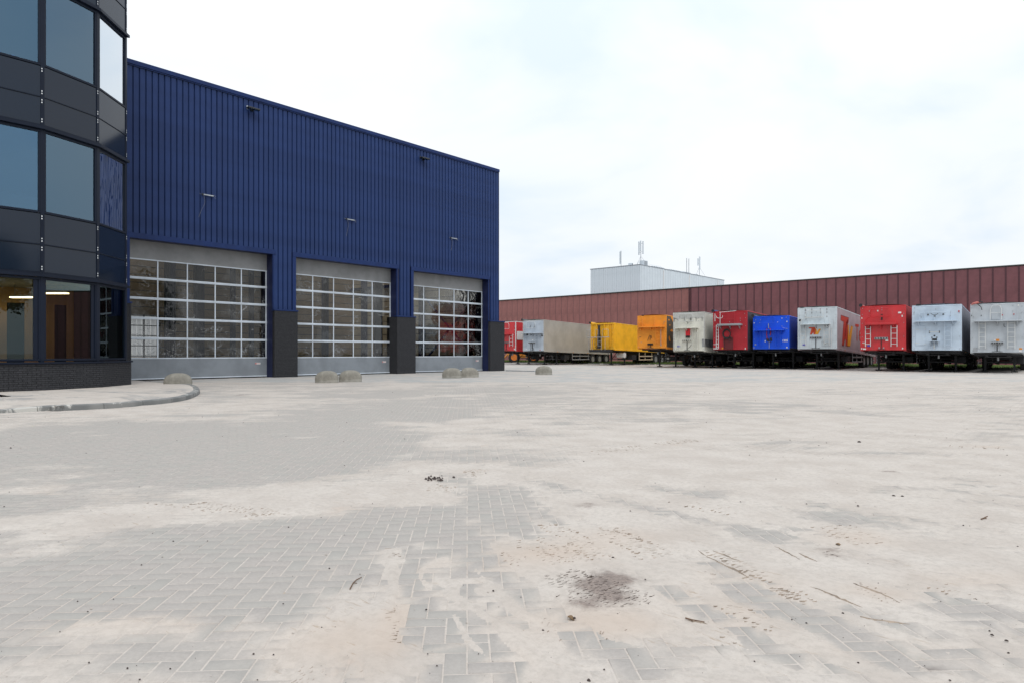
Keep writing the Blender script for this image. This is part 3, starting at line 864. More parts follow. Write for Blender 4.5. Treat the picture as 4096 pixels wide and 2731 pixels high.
# far kerb, verge, grass
mb = MB()
for k in range(150):
    mb.box(-80 + k, -79.012 + k, 59.0, 59.14, -.03, .10)
mb.build("kerb", M['kerb'], kind="structure")
MB().add([(-110, 59.14, .085), (60, 59.14, .085), (60, 80, .12), (-110, 80, .12)], [(0, 1, 2, 3)]).build("verge", M['grass'], kind="structure")
mb = MB()
for k in range(26000):
    x = rnd.uniform(-62, 3); y = 59.2 + 9 * rnd.random() ** 1.6
    h = rnd.uniform(.06, .22) * (1 + .5 * math.sin(x * 1.3)); w = rnd.uniform(.012, .03); an = rnd.uniform(0, 3.14)
    dx, dy = math.cos(an) * w, math.sin(an) * w
    mb.v += [(x - dx, y - dy, .08), (x + dx, y + dy, .08), (x + rnd.uniform(-.05, .05), y + rnd.uniform(-.05, .05), .08 + h)]
    b = len(mb.v) - 3; mb.f.append((b, b + 1, b + 2)); mb.m.append(0)
me = D.meshes.new("grass"); me.from_pydata(mb.v, [], mb.f); me.materials.append(M['blade'])
put(D.objects.new("grass", me), None, kind="stuff", label="strip of green grass between yard kerb and brown hall", category="grass")

# ------------------------------------------------------------------ blue workshop hall (local x out of the wall, y along it)
HX, HY = -29.75, 10.41
hall = empty("workshop_hall", (HX, HY, 0), label="dark blue ribbed metal workshop hall with three glazed sectional doors", cat="building")
DOORS = [(0.13, 6.37), (7.60, 13.82), (15.04, 21.22)]
HTOP, LINT, PIER = 12.98, 5.80, 3.13
WEND = 22.20
pitch = WEND / 90
def clad_mesh(z0, z1):
    mb = MB()
    w = pitch
    prof = [(0, -.055), (.020, -.055), (.032, 0.0), (w - .032, 0.0), (w - .020, -.055), (w, -.055)]
    vs, fs = [], []
    for y, x in prof: vs += [(x, y, z0), (x, y, z1)]
    for y, x in reversed(prof): vs += [(-.06, y, z0), (-.06, y, z1)]
    n = 5
    for i in range(n): fs.append((2*i, 2*i+2, 2*i+3, 2*i+1))
    fs += [(0, 1, 23, 22), (10, 12, 13, 11), (1, 3, 5, 7, 9, 11, 13, 23), (0, 22, 12, 10, 8, 6, 4, 2)]
    vs[12:] = vs[12:]
    mb.add(vs, fs)
    # a row of screws near the foot and half way
    for zz_ in (z0 + .12, (z0 + z1) / 2):
        mb.box(0.0, .004, w * .5 - .012, w * .5 + .012, zz_ - .012, zz_ + .012)
    return mb.mesh("cladding_panel", M['navy'])
cm_full, cm_door = clad_mesh(PIER + .07, 12.74), clad_mesh(LINT + .22, 12.74)
for k in range(-6, 90):
    y0 = k * pitch
    over = any(a - .16 < y0 + pitch * .5 < b + .16 for a, b in DOORS)
    inst("cladding_panel", cm_door if over else cm_full, hall, (0, y0, 0))
MB().cbox(-.5, .07, -1.5, WEND + .05, 12.80, HTOP, .012).box(-.3, .035, -1.5, WEND + .03, 12.755, 12.80).build("parapet_cap", M['navy_trim'], hall)
MB().cbox(-.06, .012, WEND, WEND + .05, PIER + .07, 12.755, .006).build("corner_trim", M['navy_trim'], hall)
# shell of the hall: roof with openings added to let light inside, rear and end walls
DEP = -15.6
mb = MB()
mb.box(DEP - .3, DEP - .02, -1.5, 3.6, 0, 12.8); mb.box(DEP - .3, DEP - .02, 7.38, WEND, 0, 12.8); mb.box(DEP - .3, DEP - .02, 3.6, 7.38, 3.5, 12.8)
mb.box(DEP, -.10, WEND - .12, WEND, 0, 12.8)
mb.box(DEP, -1.5, -1.6, -1.45, 0, 12.8)
mb.box(-.3, -.065, -1.5, WEND - .13, 6.1, 12.7)
for a, b in [(-1.5, .13), (6.37, 7.6), (13.82, 15.04), (21.22, 22.07)]:
    mb.box(-.3, -.065, a, b, 0, 6.098)
mb.build("hall_wall", M['navy_dark'], hall)
mb = MB()
for a, b in [(-1.6, 1.2), (5.4, 8.6), (12.6, 15.0), (21.4, 22.2)]:
    mb.box(DEP - .3, -.3, a, b, 12.4, 12.6)
for a, b, g0, g1 in [(1.2, 5.4, -15.0, -10.0), (8.6, 12.6, -9, -6.5), (15.0, 21.4, -14.6, -1.5)]:
    mb.box(DEP - .3, g0, a, b, 12.41, 12.59); mb.box(g1, -.3, a, b, 12.41, 12.59)
mb.build("roof", M['door_top'], hall)
M['liner'] = painted("brown_liner_sheet", (0.23, 0.175, 0.12), grime=0.1, rough=0.7, streak=False)
M['hall_floor'] = plain("hall_floor", (0.32, 0.31, 0.29), 0.5)
mb = MB(); ml = MB()
nl = 24
for k in range(nl):                                    # horizontally ribbed liner trays on rear and end wall
    z0, z1 = .02 + k * .5, .48 + k * .5
    if z1 > 3.5: mb.box(DEP, DEP + .05, -1.4, WEND - .2, z0, z1)
    else: mb.box(DEP, DEP + .05, -1.4, 3.58, z0, z1).box(DEP, DEP + .05, 7.4, WEND - .2, z0, z1)
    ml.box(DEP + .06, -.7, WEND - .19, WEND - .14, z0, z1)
mb.build("wall_liner", M['liner'], hall)
ml.build("wall_liner", painted("lightened_liner_sheet", (0.50, 0.43, 0.32), grime=0.1, rough=0.7, streak=False), hall)  # paler copy of the liner: light painted in on the dim end wall
MB().box(DEP, -.56, -1.45, WEND - .13, -.02, .02).build("hall_floor", M['hall_floor'], hall)
def hcol(mb, x, y, w=.3, d=.3, h=12.3):
    mb.box(x - .012, x + .012, y - w/2, y + w/2, .02, h)
    mb.box(x - d/2, x + d/2, y - w/2 - .02, y - w/2, .02, h); mb.box(x - d/2, x + d/2, y + w/2, y + w/2 + .02, .02, h)
for x, y in [(-6.9, 21.72), (-13.6, 21.72), (DEP + .35, 1.6), (DEP + .35, 8.0), (DEP + .35, 14.4), (DEP + .35, 19.3), (-7.2, 6.1), (-7.2, 1.2), (-.75, 21.72)]:
    mb = MB(); hcol(mb, x, y, .34, .30); mb.build("steel_column", M['navy_dark'], hall)
for y, w in ((3.08, .18), (4.62, .42), (6.30, .22), (7.30, .22), (11.8, .20), (15.44, .55)):      # free-standing boxed posts of the crane runway
    MB().cbox(-3.85, -3.65, y - w/2, y + w/2, .02, 9.0, .01).build("steel_post", M['navy_dark'], hall)
MB().box(-3.9, -3.6, .2, 16.2, 9.001, 9.4).build("runway_beam", M['navy_trim'], hall)
for a, b in [((-6.8, 5.3), (-1.0, .3)), ((-1.0, 5.3), (-6.8, .3))]:
    MB().tube([(a[0], 21.6, a[1]), (b[0], 21.6, b[1])], .075, 6).build("cross_brace", M['navy_trim'], hall)
for z in (6.0, 9.2):
    MB().box(DEP + .1, -.4, 21.75, 21.9, z, z + .2).build("steel_beam", M['navy_dark'], hall)
# white sectional gate standing in the rear wall
t = NT("translucent_gate_sheet")
d_ = t.n("ShaderNodeBsdfDiffuse"); d_.inputs[0].default_value = (.6, .62, .66, 1)
t_ = t.n("ShaderNodeBsdfTranslucent"); t_.inputs[0].default_value = (.75, .78, .84, 1)
m_ = t.n("ShaderNodeMixShader"); m_.inputs[0].default_value = .75
t.l(d_.outputs[0], m_.inputs[1]); t.l(t_.outputs[0], m_.inputs[2]); t.l(m_.outputs[0], t.out.inputs[0])
M['white_sheet'] = t.mat
gate = MB()
for k in range(14): gate.add([(DEP + .1, 3.6 + k * .27, .9), (DEP + .1, 3.855 + k * .27, .9), (DEP + .1, 3.855 + k * .27, 3.5), (DEP + .1, 3.6 + k * .27, 3.5)], [(0, 1, 2, 3)])
gate = gate.build("rear_gate", M['white_sheet'], hall)
g2 = MB()
for k in range(5): g2.box(DEP + .13, DEP + .19, 3.6 + k * .93, 3.66 + k * .93, .02, 3.5)
for k in range(5): g2.box(DEP + .13, DEP + .185, 3.6, 7.38, .95 + k * .62, 1.0 + k * .62)
g2.build("gate_grid", M['frame'], gate)
MB().box(DEP + .08, DEP + .14, 3.6, 7.38, .04, .89).build("gate_base", plain("dull_red_panel", (.25, .05, .05), .6), gate)

M['label_white'] = plain("white_label", (.72, .72, .72), .5, var=.05)
M['label_red'] = plain("red_label", (.55, .03, .03), .5, var=.05)
def brick_wall(name, parent, y0, y1, z0, z1, depth, x1, group_parts=False, M4=None):
    """courses of bricks with recessed joints on the face looking along +x"""
    mb = MB()
    mb.M = M4
    mb.box(x1 - depth, x1 - .012, y0 + .008, y1 - .008, z0, z1)
    core = mb.build(name, M['mortar'], parent)
    bm_ = MB(); bm_.M = M4
    n = int(round((z1 - z0) / .0625)); ch = (z1 - z0) / n
    for r in range(n):
        y = y0 - (.105 if r % 2 else 0)
        while y < y1 - .02:
            a, b = max(y, y0), min(y + .205, y1)
            if b - a > .03:
                e = random.uniform(-.002, .002)
                bm_.box(x1 - depth - .004, x1 + e, a, b, z0 + r * ch, z0 + (r + 1) * ch - .010)
            y += .215
    bm_.build("bricks", M['brick'], core, kind="stuff")
    return core
for (a, b) in [(-.9, .13), (6.38, 7.60), (13.73, 15.06), (21.25, 22.60)]:
    c = brick_wall("brick_pier", hall, a, b, 0, PIER, .9 if b < 22 else .55, .17)
    MB().cbox(-.05, .20, a - .03, b + .03, PIER, PIER + .065, .008).build("pier_cap", M['navy_trim'], c)

ROWS = [.93, 1.75, 2.585, 3.415, 4.25, 5.03]
for di, (a, b) in enumerate(DOORS):
    # reveals and trims
    s = MB()
    s.box(-.55, -.02, b - .004, b + .03, 0, LINT)       # right reveal
    s.box(-.55, -.02, a - .03, a + .004, 0, LINT)
    s.box(-.55, -.02, a - .03, b + .03, LINT, LINT + .04)
    rv = s.build("door_reveal", M['navy_dark'], hall)
    s = MB()
    s.cbox(-.02, .035, a - .19, b + .17, LINT - .01, LINT + .215, .008)
    s.cbox(-.02, .03, a - .19, a, PIER + .066, LINT - .012, .006)
    s.cbox(-.02, .03, b, b + .05, PIER + .066, LINT - .012, .006)
    s.build("door_trim", M['navy_trim'], hall)
    dx = -.55
    w = (b - a) / 5
    st = [b - .04 - 1.230 * k for k in range(6)]
    st[5] = a + .03
    fr = MB()
    for z in ROWS[1:-1]:
        fr.cbox(dx, dx + .05, a, b, z - .05, z + .05, .006)
        fr.box(dx + .05, dx + .056, a, b, z - .012, z + .012)
    for z in (ROWS[0], ROWS[-1]):
        fr.cbox(dx, dx + .05, a, b, z - .028, z + .022, .006)
    for y in st:
        for k in range(5):
            fr.cbox(dx + .004, dx + .044, y - .026, y + .026, ROWS[k] + .024, ROWS[k+1] - (.052 if k < 4 else .03), .004)
    fr.cbox(dx, dx + .06, a, b, .05, .10, .006)
    door = fr.build("sectional_door", M['alu'], hall)
    for k in range(5):
        for j in range(5):
            MB().box(dx + .018, dx + .024, st[j + 1] + .024, st[j] - .024, ROWS[k] + .02, ROWS[k + 1] - .045 if k < 4 else ROWS[5] - .026).build("pane", M['pane'], door)
    pn = MB()
    for k in range(8):
        pn.box(dx, dx + .038 - (.003 if k % 2 else 0), a, b, .10 + k * .1, .10 + (k + 1) * .1 - .0005)
    pn.build("bottom_panel", M['door_panel'], door)
    MB().box(dx, dx + .04, a, b, 5.053, LINT).build("header_panel", M['door_top'], door)
    MB().box(dx, dx + .05, a, b, .004, .05).build("bottom_seal", M['rubber'], door)
    lb = MB().box(dx + .039, dx + .043, b - .59, b - .33, .62, .70).build("label", M['label_white'], door)
    l2 = MB().box(dx + .043, dx + .045, b - .585, b - .53, .63, .69)
    for q in range(3): l2.box(dx + .043, dx + .045, b - .51 + q * .055, b - .475 + q * .055, .652, .672)
    l2.build("label_print", M['label_red'], door)

# lamps and cable brackets on the blue wall
M['lamp_dark'] = plain("dark_lamp_housing", (.02, .024, .03), .4)
M['lamp_grey'] = painted("galvanised_bracket", (.42, .45, .48), grime=.2, rough=.4, metal=.6)
M['cable'] = plain("grey_cable", (.20, .21, .24), .6)
def lamp(y, z, lab, bright):
    t_ = empty("wall_lamp", (HX + .005, y, z), label=lab, cat="lamp", group="flood lamps high on the blue wall")
    MB().cbox(.10, .34, -.28, .30, -.05, .02, .015).build("housing", M['lamp_dark'], t_)
    MB().box(.12, .32, -.26, .28, -.062, -.051).build("lamp_glass", M['glass_low'], t_)
    MB().box(0, .10, -.05, .10, -.08, .04).build("arm", M['lamp_dark'], t_)
    for yy in (-.25, .04):
        MB().cbox(.06, .10, yy, yy + .07, -.06, .10, .006).build("bracket", M['alu'] if bright else M['lamp_dark'], t_)
lamp(15.70, 12.33, "dark flood lamp with bright brackets above the left door, high on the blue wall", True)
lamp(26.10, 12.28, "all dark flood lamp above the right door, high on the blue wall", False)
for y, z, cx_, cz, lab in [(13.70, 8.03, -.48, -1.02, "aluminium cable bracket with loose hanging wire above the left door"), (21.14, 8.05, -.1, -.90, "aluminium cable bracket with loose hanging wire above the middle door"), (28.56, 8.01, -.04, -.77, "aluminium cable bracket with loose hanging wire above the right door")]:
    t_ = empty("cable_bracket", (HX + .005, y, z), label=lab, cat="bracket", group="cable brackets with loose wires on the blue wall")
    MB().cbox(.05, .11, -.22, .22, -.035, .02, .006).build("bar", M['lamp_grey'], t_)
    MB().box(0, .05, -.26, -.22, -.04, .06).box(0, .05, .18, .22, -.04, .05).build("bracket", M['lamp_dark'], t_)
    MB().tube([(.07, -.22, 0), (.09, -.19, -.12), (.10, -.165, -.25), (.09, -.165, -.38), (.08, -.18 + cx_ * .08, -.52), (.07, -.20 + cx_ * .2, -.68), (.05, -.22 + cx_ * .4, cz)], .006, 5).build("cable", M['cable'], t_, smooth=True)
    MB().tube([(.04, -.3, .02), (.07, -.34, -.02), (.05, -.38, .03)], .009, 4).tube([(.05, .26, .04), (.09, .30, -.01), (.07, .27, -.08), (.1, .32, -.1)], .008, 4).build("cable", M['cable'], t_, smooth=True)

# steel strip lying beside the last pier
MB().cbox(-29.3, -26.9, 32.78, 32.92, 0, .05, .01).build("steel_strip", M['lamp_grey'], label="flat grey steel strip lying on the ground beside the rightmost black brick pier", category="steel strip")

# ------------------------------------------------------------------ concrete bumpers
def bumper_mesh(seed):
    r_ = random.Random(seed)
    mb = MB()
    na, nb = 28, 10
    a_, b_, hh = .44, .25, .47
    vs, fs = [], []
    Rb = .36
    def bend(x, y):
        th = x / Rb
        return (Rb + y) * math.sin(th), (Rb + y) * math.cos(th) - Rb * .8
    for j in range(nb + 1):
        if j == 0: sc, z = 1.0, -.02
        else:
            an = (j - 1) / (nb - 1) * math.pi / 2
            sc, z = math.cos(an) ** .8, .17 + (hh - .17) * math.sin(an)
        for i in range(na):
            t_ = 2 * math.pi * i / na
            cx_ = math.copysign(abs(math.cos(t_)) ** .8, math.cos(t_)); sy = math.copysign(abs(math.sin(t_)) ** .8, math.sin(t_))
            x, y = bend(a_ * sc * cx_, b_ * sc * sy)
            k = 1 + r_.uniform(-.004, .004)
            vs.append((x * k, y * k, z))
    for j in range(nb):
        for i in range(na):
            fs.append((j*na+i, j*na+(i+1) % na, (j+1)*na+(i+1) % na, (j+1)*na+i))
    fs.append(tuple(range(nb * na, (nb + 1) * na)))
    return mb.add(vs, fs).mesh("concrete_bumper", M['concrete'], True)
for k, (px, py, rz, lab) in enumerate([(712, 1547, 200, "rounded concrete bumper at the tip of the raised footpath"),
        (1308, 1531, 182, "rounded concrete bumper before the middle door, left one of the pair"),
        (1402, 1527, 198, "rounded concrete bumper before the middle door, right one of the pair"),
        (1808, 1512, 176, "rounded concrete bumper before the right door, left one of the pair"),
        (1878, 1509, 205, "rounded concrete bumper before the right door, right one of the pair"),
        (2175, 1498, 172, "rounded concrete bumper standing alone right of the brick pier, before the trailers")]):
    g = ground_at(px, py + 0)
    d = Vector((g.x, g.y, 0)).normalized() * .22
    o = D.objects.new("concrete_bumper", bumper_mesh(k))
    o.location = (g.x + d.x, g.y + d.y, 0.0)
    o.rotation_euler = (0, 0, YAW + rad(rz - 180))
    put(o, None, label=lab, category="bumper", group="concrete bumpers in front of the workshop doors")

# ------------------------------------------------------------------ glazed round tower
TC = Vector((-26.995, 4.87, 0))
tower = empty("office_tower", TC, label="many-sided office tower with dark glass panels on a black brick plinth", cat="building")
APO, APG = 4.525, 4.385
STEP = rad(22.5)
def seg(ap): return 2 * ap * math.tan(STEP / 2)
def fmat(k): return Matrix.Rotation(k * STEP, 4, 'Z')
TOPZ = 15.9
FL = [0.0, 4.15, 8.30]
M['wood'] = painted("oak_veneer", (0.50, 0.30, 0.13), grime=0.1, rough=.5, gcol=(.25, .12, .05), scale=.6)
nb_single = 0
for k in range(-4, 3):
    R = fmat(k)
    wv = seg(APO)
    # plinth
    core = MB(); core.M = R
    core.box(APO - .35, APO - .012, -wv/2 + .01, wv/2 - .01, -.02, .845)
    core = core.build("plinth", M['mortar'], tower)
    courses = 14; ch = .845 / courses
    stuff = MB(); stuff.M = R
    for r in range(courses):
        y = -wv/2 - (.105 if r % 2 else 0)
        while y < wv/2 - .02:
            a, b = max(y, -wv/2 + .002), min(y + .203, wv/2 - .002)
            if b - a > .03:
                e = random.uniform(-.0025, .0025)
                if k in (0, 1, 2) and nb_single < 300:
                    q = MB(); q.M = R
                    q.box(APO - .10, APO + e, a, b, r * ch, (r + 1) * ch - .010)
                    q.build("brick", M['brick'], core); nb_single += 1
                else:
                    stuff.box(APO - .10, APO + e, a, b, r * ch, (r + 1) * ch - .010)
            y += .213
    if stuff.v: stuff.build("bricks", M['brick'], core, kind="stuff")
    wc = seg(APO + .05)
    cap = MB()
    o1, o0 = APO + .05, APG - .10
    w1, w0 = seg(o1) / 2, seg(o0) / 2
    cap.M = R
    cap.prism([(o0, -w0), (o1, -w1), (o1, w1), (o0, w0)], .847, .90)
    cap.build("window_sill", M['frame'], tower)
    wg = seg(APG) / 2
    # corner mullion, full height
    mu = MB(); mu.M = fmat(k + .5)
    cr = APG / math.cos(STEP / 2)
    mu.cbox(cr - .14, cr + .005, -.05, .05, .90, TOPZ, .006)
    mu.build("mullion", M['frame'], tower)
    if k == -4:
        mu = MB(); mu.M = fmat(k - .5); mu.cbox(cr - .14, cr + .005, -.05, .05, .90, TOPZ, .006); mu.build("mullion", M['frame'], tower)
    for fi, f in enumerate(FL):
        # window: frame with a pane
        wz0, wz1 = f + .92, f + 3.27
        yi = wg - .045
        fr = MB(); fr.M = R
        fr.cbox(APG - .09, APG + .005, -yi, yi, wz0, wz0 + .065, .005)
        fr.cbox(APG - .09, APG + .005, -yi, yi, wz1 - .07, wz1, .005)
        fr.cbox(APG - .09, APG + .005, -yi, -yi + .055, wz0 + .066, wz1 - .071, .005)
        fr.cbox(APG - .09, APG + .005, yi - .055, yi, wz0 + .066, wz1 - .071, .005)
        if fi == 0 and k in (0, 1):
            fr.cbox(APG - .09, APG - .02, yi - .17, yi - .056, wz0 + .066, wz1 - .071, .005)
        fr = fr.build("window", M['frame'], tower)
        pnn = MB(); pnn.M = R
        pnn.box(APG - .05, APG - .04, -yi + .05, yi - .05, wz0 + .06, wz1 - .06)
        pnn.build("pane", M['glass_low'] if fi == 0 else M['glass_up'], fr)
        # ledge over the window
        ld = MB(); ld.M = R
        o1, o0 = APG + .10, APG - .08
        ld.prism([(o0, -seg(o0)/2), (o1, -seg(o1)/2), (o1, seg(o1)/2), (o0, seg(o0)/2)], f + 3.275, f + 3.36)
        ld.prism([(o0 + .003, -seg(o0)/2), (o1 - .07, -seg(o1 - .07)/2), (o1 - .07, seg(o1 - .07)/2), (o0 + .003, seg(o0)/2)], f + 3.362, f + 3.41)
        ld.build("ledge", M['frame'], tower)
        # two spandrel panels and the bar between
        for z0, z1 in ((f + 3.415, f + 4.175), (f + 4.205, f + 5.055)):
            sp_ = MB(); sp_.M = R
            sp_.cbox(APG - .06, APG - .012, -yi, yi, z0, z1, .004)
            sp_.build("spandrel_panel", M['spandrel'], tower)
            cp = MB(); cp.M = R
            for yy in (wg - .034,):
                for zz_ in (z0 + .06, z0 + .13, z1 - .09, z1 - .16):
                    cp.box(APG + .0, APG + .012, yy, yy + .028, zz_, zz_ + .035)
            cp.build("clips", M['clip'], tower)
        br = MB(); br.M = R
        br.cbox(APG - .06, APG + .008, -yi, yi, f + 4.178, f + 4.202, .004)
        br.build("spandrel_bar", M['frame'], tower)
# return wall to the hall, floors, core and rooms
loc = lambda x, y: (x - TC.x, y - TC.y)
pr = APO / math.cos(STEP / 2)
pe = (pr * math.cos(2.5 * STEP), pr * math.sin(2.5 * STEP))
MB().box(-2.9, pe[0] - .16, pe[1] - .32, pe[1] - .14, 0, TOPZ).build("return_wall", M['frame'], tower)
poly = [(APG * .985 / math.cos(STEP/2) * math.cos((j + .5) * STEP), APG * .985 / math.cos(STEP/2) * math.sin((j + .5) * STEP)) for j in range(-5, 3)]
poly = [(-8.0, poly[0][1])] + poly + [(-8.0, poly[-1][1])]
fm = plain("room_floor", (.20, .19, .17), .6)
cm = plain("room_ceiling", (.62, .62, .60), .8, var=.05)
MB().prism(poly, .02, .06).build("floor", fm, tower)
for z in (3.45, 7.6, 11.75):
    sl = MB().prism(poly, z, z + .35).build("floor_slab", cm, tower)
MB().prism([(x * 1.01, y * 1.01) for x, y in poly], TOPZ + .001, TOPZ + .15).build("roof", M['frame'], tower)
MB().box(-8.2, -8.0, -8, 5.3, .0, TOPZ).build("back_wall", M['frame'], tower)
MB().box(-8.0, -.9, -4.52, -4.36, 0, TOPZ).build("side_wall", M['frame'], tower)
# oak clad inner wall with dark door leaves
iw = -2.0
wd = MB()
for a, b in [(-4.2, -.3), (.45, 1.43), (1.95, 2.86), (3.25, 3.48)]:
    wd.box(iw - .1, iw, a, b, .06, 2.9)
wd.box(iw - .1, iw, -4.2, 3.48, 2.902, 3.44)
wd.build("oak_wall", M['wood'], tower)
dk = MB()
for a, b in [(-.298, .448), (1.432, 1.948), (2.862, 3.248)]: dk.box(iw - .09, iw - .04, a, b, .06, 2.9)
dk.build("inner_door", M['frame'], tower)
for z in (4.0, 8.2):
    MB().box(-5.2, -5.0, -4.2, 3.6, z, z + 3.3).build("inner_wall", cm, tower)
lm = NT("lit_lamp")
em = lm.n("ShaderNodeEmission"); em.inputs[0].default_value = (1.0, .72, .40, 1); em.inputs[1].default_value = 11.0
lm.l(em.outputs[0], lm.out.inputs[0])
for x, y, z in [(-27.2, 7.28, 3.16), (-28.0, 6.55, 3.02), (-28.5, 5.3, 2.95), (-26.0, 4.6, 3.10), (-26.4, 2.6, 3.1)]:
    lx, ly = loc(x, y)
    q = MB(); q.M = Matrix.Translation((lx, ly, z)) @ Matrix.Rotation(YAW, 4, 'Z')
    o = q.cbox(-.42, .42, -.09, .09, 0, .04, .008).build("ceiling_lamp", lm.mat, tower)
    q = MB(); q.M = Matrix.Translation((lx, ly, z)) @ Matrix.Rotation(YAW, 4, 'Z')
    q.box(-.42, .42, -.10, .10, .041, .08).box(-.3, -.29, -.01, .01, .081, 3.45 - z).box(.29, .3, -.01, .01, .081, 3.45 - z).build("lamp_housing", M['lamp_grey'], o)

# ------------------------------------------------------------------ brown hall across the yard
M['brown_l'] = painted("red_brown_sheet", (0.295, 0.115, 0.108), grime=.05, rough=.6, gcol=(.3, .2, .2), bump=.2, dist=.01)
M['brown_r'] = painted("plum_brown_sheet", (0.205, 0.072, 0.085), grime=.05, rough=.6, gcol=(.2, .12, .13), bump=.2, dist=.01)
M['rib_l'] = plain("thin_joint_strip", (.085, .05, .07), .6)
M['rib_r'] = plain("plum_cover_strip", (.095, .030, .042), .6)
M['cap_green'] = plain("dark_roof_edge", (.05, .055, .055), .5)
bh = empty("warehouse", (-37.7, 75, 0), label="long low red-brown ribbed warehouse behind the row of trailers", cat="building")
TOPB = 8.93
mL = MB().cbox(-.478, .478, -.03, .05, .1, TOPB - .12, .01).mesh("wall_panel", M['brown_l'])
mR = MB().cbox(-.43, .43, -.03, .05, .1, TOPB - .12, .01).mesh("wall_panel", M['brown_r'])
rL = MB().box(-.02, .02, -.012, .05, .1, TOPB - .12).mesh("joint_strip", M['rib_l'])
rR = MB().cbox(-.065, .065, -.055, .05, .1, TOPB - .12, .01).mesh("cover_strip", M['rib_r'])
for k in range(52):
    inst("wall_panel", mL, bh, (-.5 - k, 0, 0)); inst("joint_strip", rL, bh, (-1.0 - k, 0, 0))
for k in range(60):
    inst("wall_panel", mR, bh, (.25 + .475 + k * .95 + .02, -.05, 0)); inst("cover_strip", rR, bh, (.25 + .02 + k * .95, -.05, 0))
inst("cover_strip", rR, bh, (.02, -.05, 0))
MB().cbox(-60, 60, -.14, 30, TOPB - .118, TOPB, .02).build("roof_edge", M['cap_green'], bh)
MB().box(-60, 60, .055, 30, 0, TOPB - .12).build("hall_body", M['brown_l'], bh)

# ------------------------------------------------------------------ pale hall further off
M['pale'] = plain("pale_grey_sheet", (0.62, 0.68, 0.73), .5, var=.06, scale=.5)
M['pale_dark'] = plain("pale_grey_joint", (.30, .33, .37), .6)
wx, wy = -68.12, 115.0
ph = empty("tall_pale_hall", (wx, wy, 0), label="tall pale grey metal hall rising behind the brown warehouse", cat="building")
MB().box(-11.4, 0, 0, 38, 0, 18.0).build("hall_body", M['pale_dark'], ph)
pms = [MB().box(.012, .505, -.06 - .015 * q, -.002, 0, 18.02).mesh("wall_panel", M['pale']) for q in (0, 1)]
for k in range(22):
    inst("wall_panel", pms[k % 2], ph, (-11.4 + k * .518, 0, 0))
pm = MB()
for k in range(72):
    pm.box(.002, .05 + .02 * (k % 2), .012 + k * .528, .518 + k * .528, 0, 18.02)
pm.build("side_panels", M['pale'], ph, kind="stuff")
for y in (9.0, 20.3, 34.4):
    MB().box(.05, .2, y, y + .22, 0, 17.8).build("downpipe", M['label_white'], ph)
MB().box(-11.5, .12, -.12, 38.1, 18.021, 18.15).build("roof_edge", M['pale_dark'], ph)
def rooftop(name, cat, lab, x, y, fn, group=None):
    t_ = empty(name, (x, y, 18.15), label=lab, cat=cat, group=group)
    fn(t_)
    return t_
def antenna(panels, mast_h, stays=True):
    def fn(t_):
        MB().tube([(0, 0, -.4), (0, 0, mast_h)], .06, 8).build("mast", M['lamp_grey'], t_)
        for (x, y, z0, z1) in panels:
            MB().cbox(x - .13, x + .13, y - .07, y + .07, z0, z1, .03).build("antenna_panel", M['pale'], t_)
            MB().box(min(0, x), max(0, x) + .01, y - .02, y + .02, z0 + .4, z0 + .46).box(min(0, x), max(0, x) + .01, y - .02, y + .02, z1 - .46, z1 - .4).build("bracket", M['lamp_grey'], t_)
        if stays:
            for sx_ in (-1, 1):
                MB().tube([(0, 0, mast_h * .45), (sx_ * 1.1, .4, 0)], .025, 5).build("stay", M['lamp_grey'], t_)
    return fn
rooftop("antenna_mast", "antenna", "single slim panel antenna at the left end of the pale hall roof", -72.7, 115.6, antenna([(-.16, -.1, .5, 2.95)], 1.0 + 2.1, False))
rooftop("antenna_mast", "antenna", "tallest triple panel antenna mast at the front corner of the pale hall", -68.3, 115.7, antenna([(-.42, 0, 1.9, 4.5), (.05, -.15, 2.6, 4.6), (.48, 0, 2.0, 4.5)], 3.6))
rooftop("antenna_mast", "antenna", "antenna mast with two unequal panels at the right end of the pale roof", -68.6, 141.3, antenna([(-.32, 0, 2.3, 3.9), (.16, -.1, 1.4, 4.2)], 4.3))
def twin(t_):
    for x in (-.15, .35): MB().tube([(x, 0, -.3), (x, 0, 3.3 - x * .3)], .07, 8).build("flue", M['lamp_grey'], t_)
rooftop("flue_pair", "flues", "pair of thin upright flue pipes on the right half of the pale roof", -68.6, 135.6, twin)
def unit(sx_, sy_, sz_):
    def fn(t_):
        MB().cbox(-sx_, 0, 0, sy_, 0, sz_, .04).build("casing", M['pale'], t_)
        m_ = MB()
        for q in range(6): m_.box(.002, .02, sy_ * .1 + q * sy_ * .14, sy_ * .1 + q * sy_ * .14 + sy_ * .07, sz_ * .15, sz_ * .85)
        m_.build("louvres", M['pale_dark'], t_)
    return fn
rooftop("rooftop_unit", "air unit", "small boxy cooling unit beside the triple antenna on the pale roof", -68.5, 117.2, unit(1.0, 1.5, 1.05))
rooftop("rooftop_unit", "air unit", "low wide grey roof box behind the small cooling unit", -69.0, 121.6, unit(2.0, 4.8, .40))
rooftop("rooftop_unit", "air unit", "low flat roof box in the middle of the pale roof", -69.0, 128.6, unit(2.0, 5.2, .38))
rooftop("rooftop_unit", "air unit", "low roof box under the pair of flue pipes", -69.0, 134.4, unit(2.0, 3.6, .42))
rooftop("rooftop_unit", "air unit", "tiny roof vent box left of the triple antenna", -70.1, 115.3, unit(.8, .5, .45))
rooftop("rooftop_unit", "air unit", "tiny roof vent box at the foot of the right antenna", -68.6, 139.7, unit(.6, .9, .3))
def rail_(t_):
    for q in range(6): MB().tube([(0, q * 1.9, -.1), (0, q * 1.9, 1.0)], .03, 5).build("post", M['pale'], t_)
    for z in (.5, 1.0): MB().tube([(0, 0, z), (0, 9.5, z)], .022, 5).build("rail", M['pale'], t_)
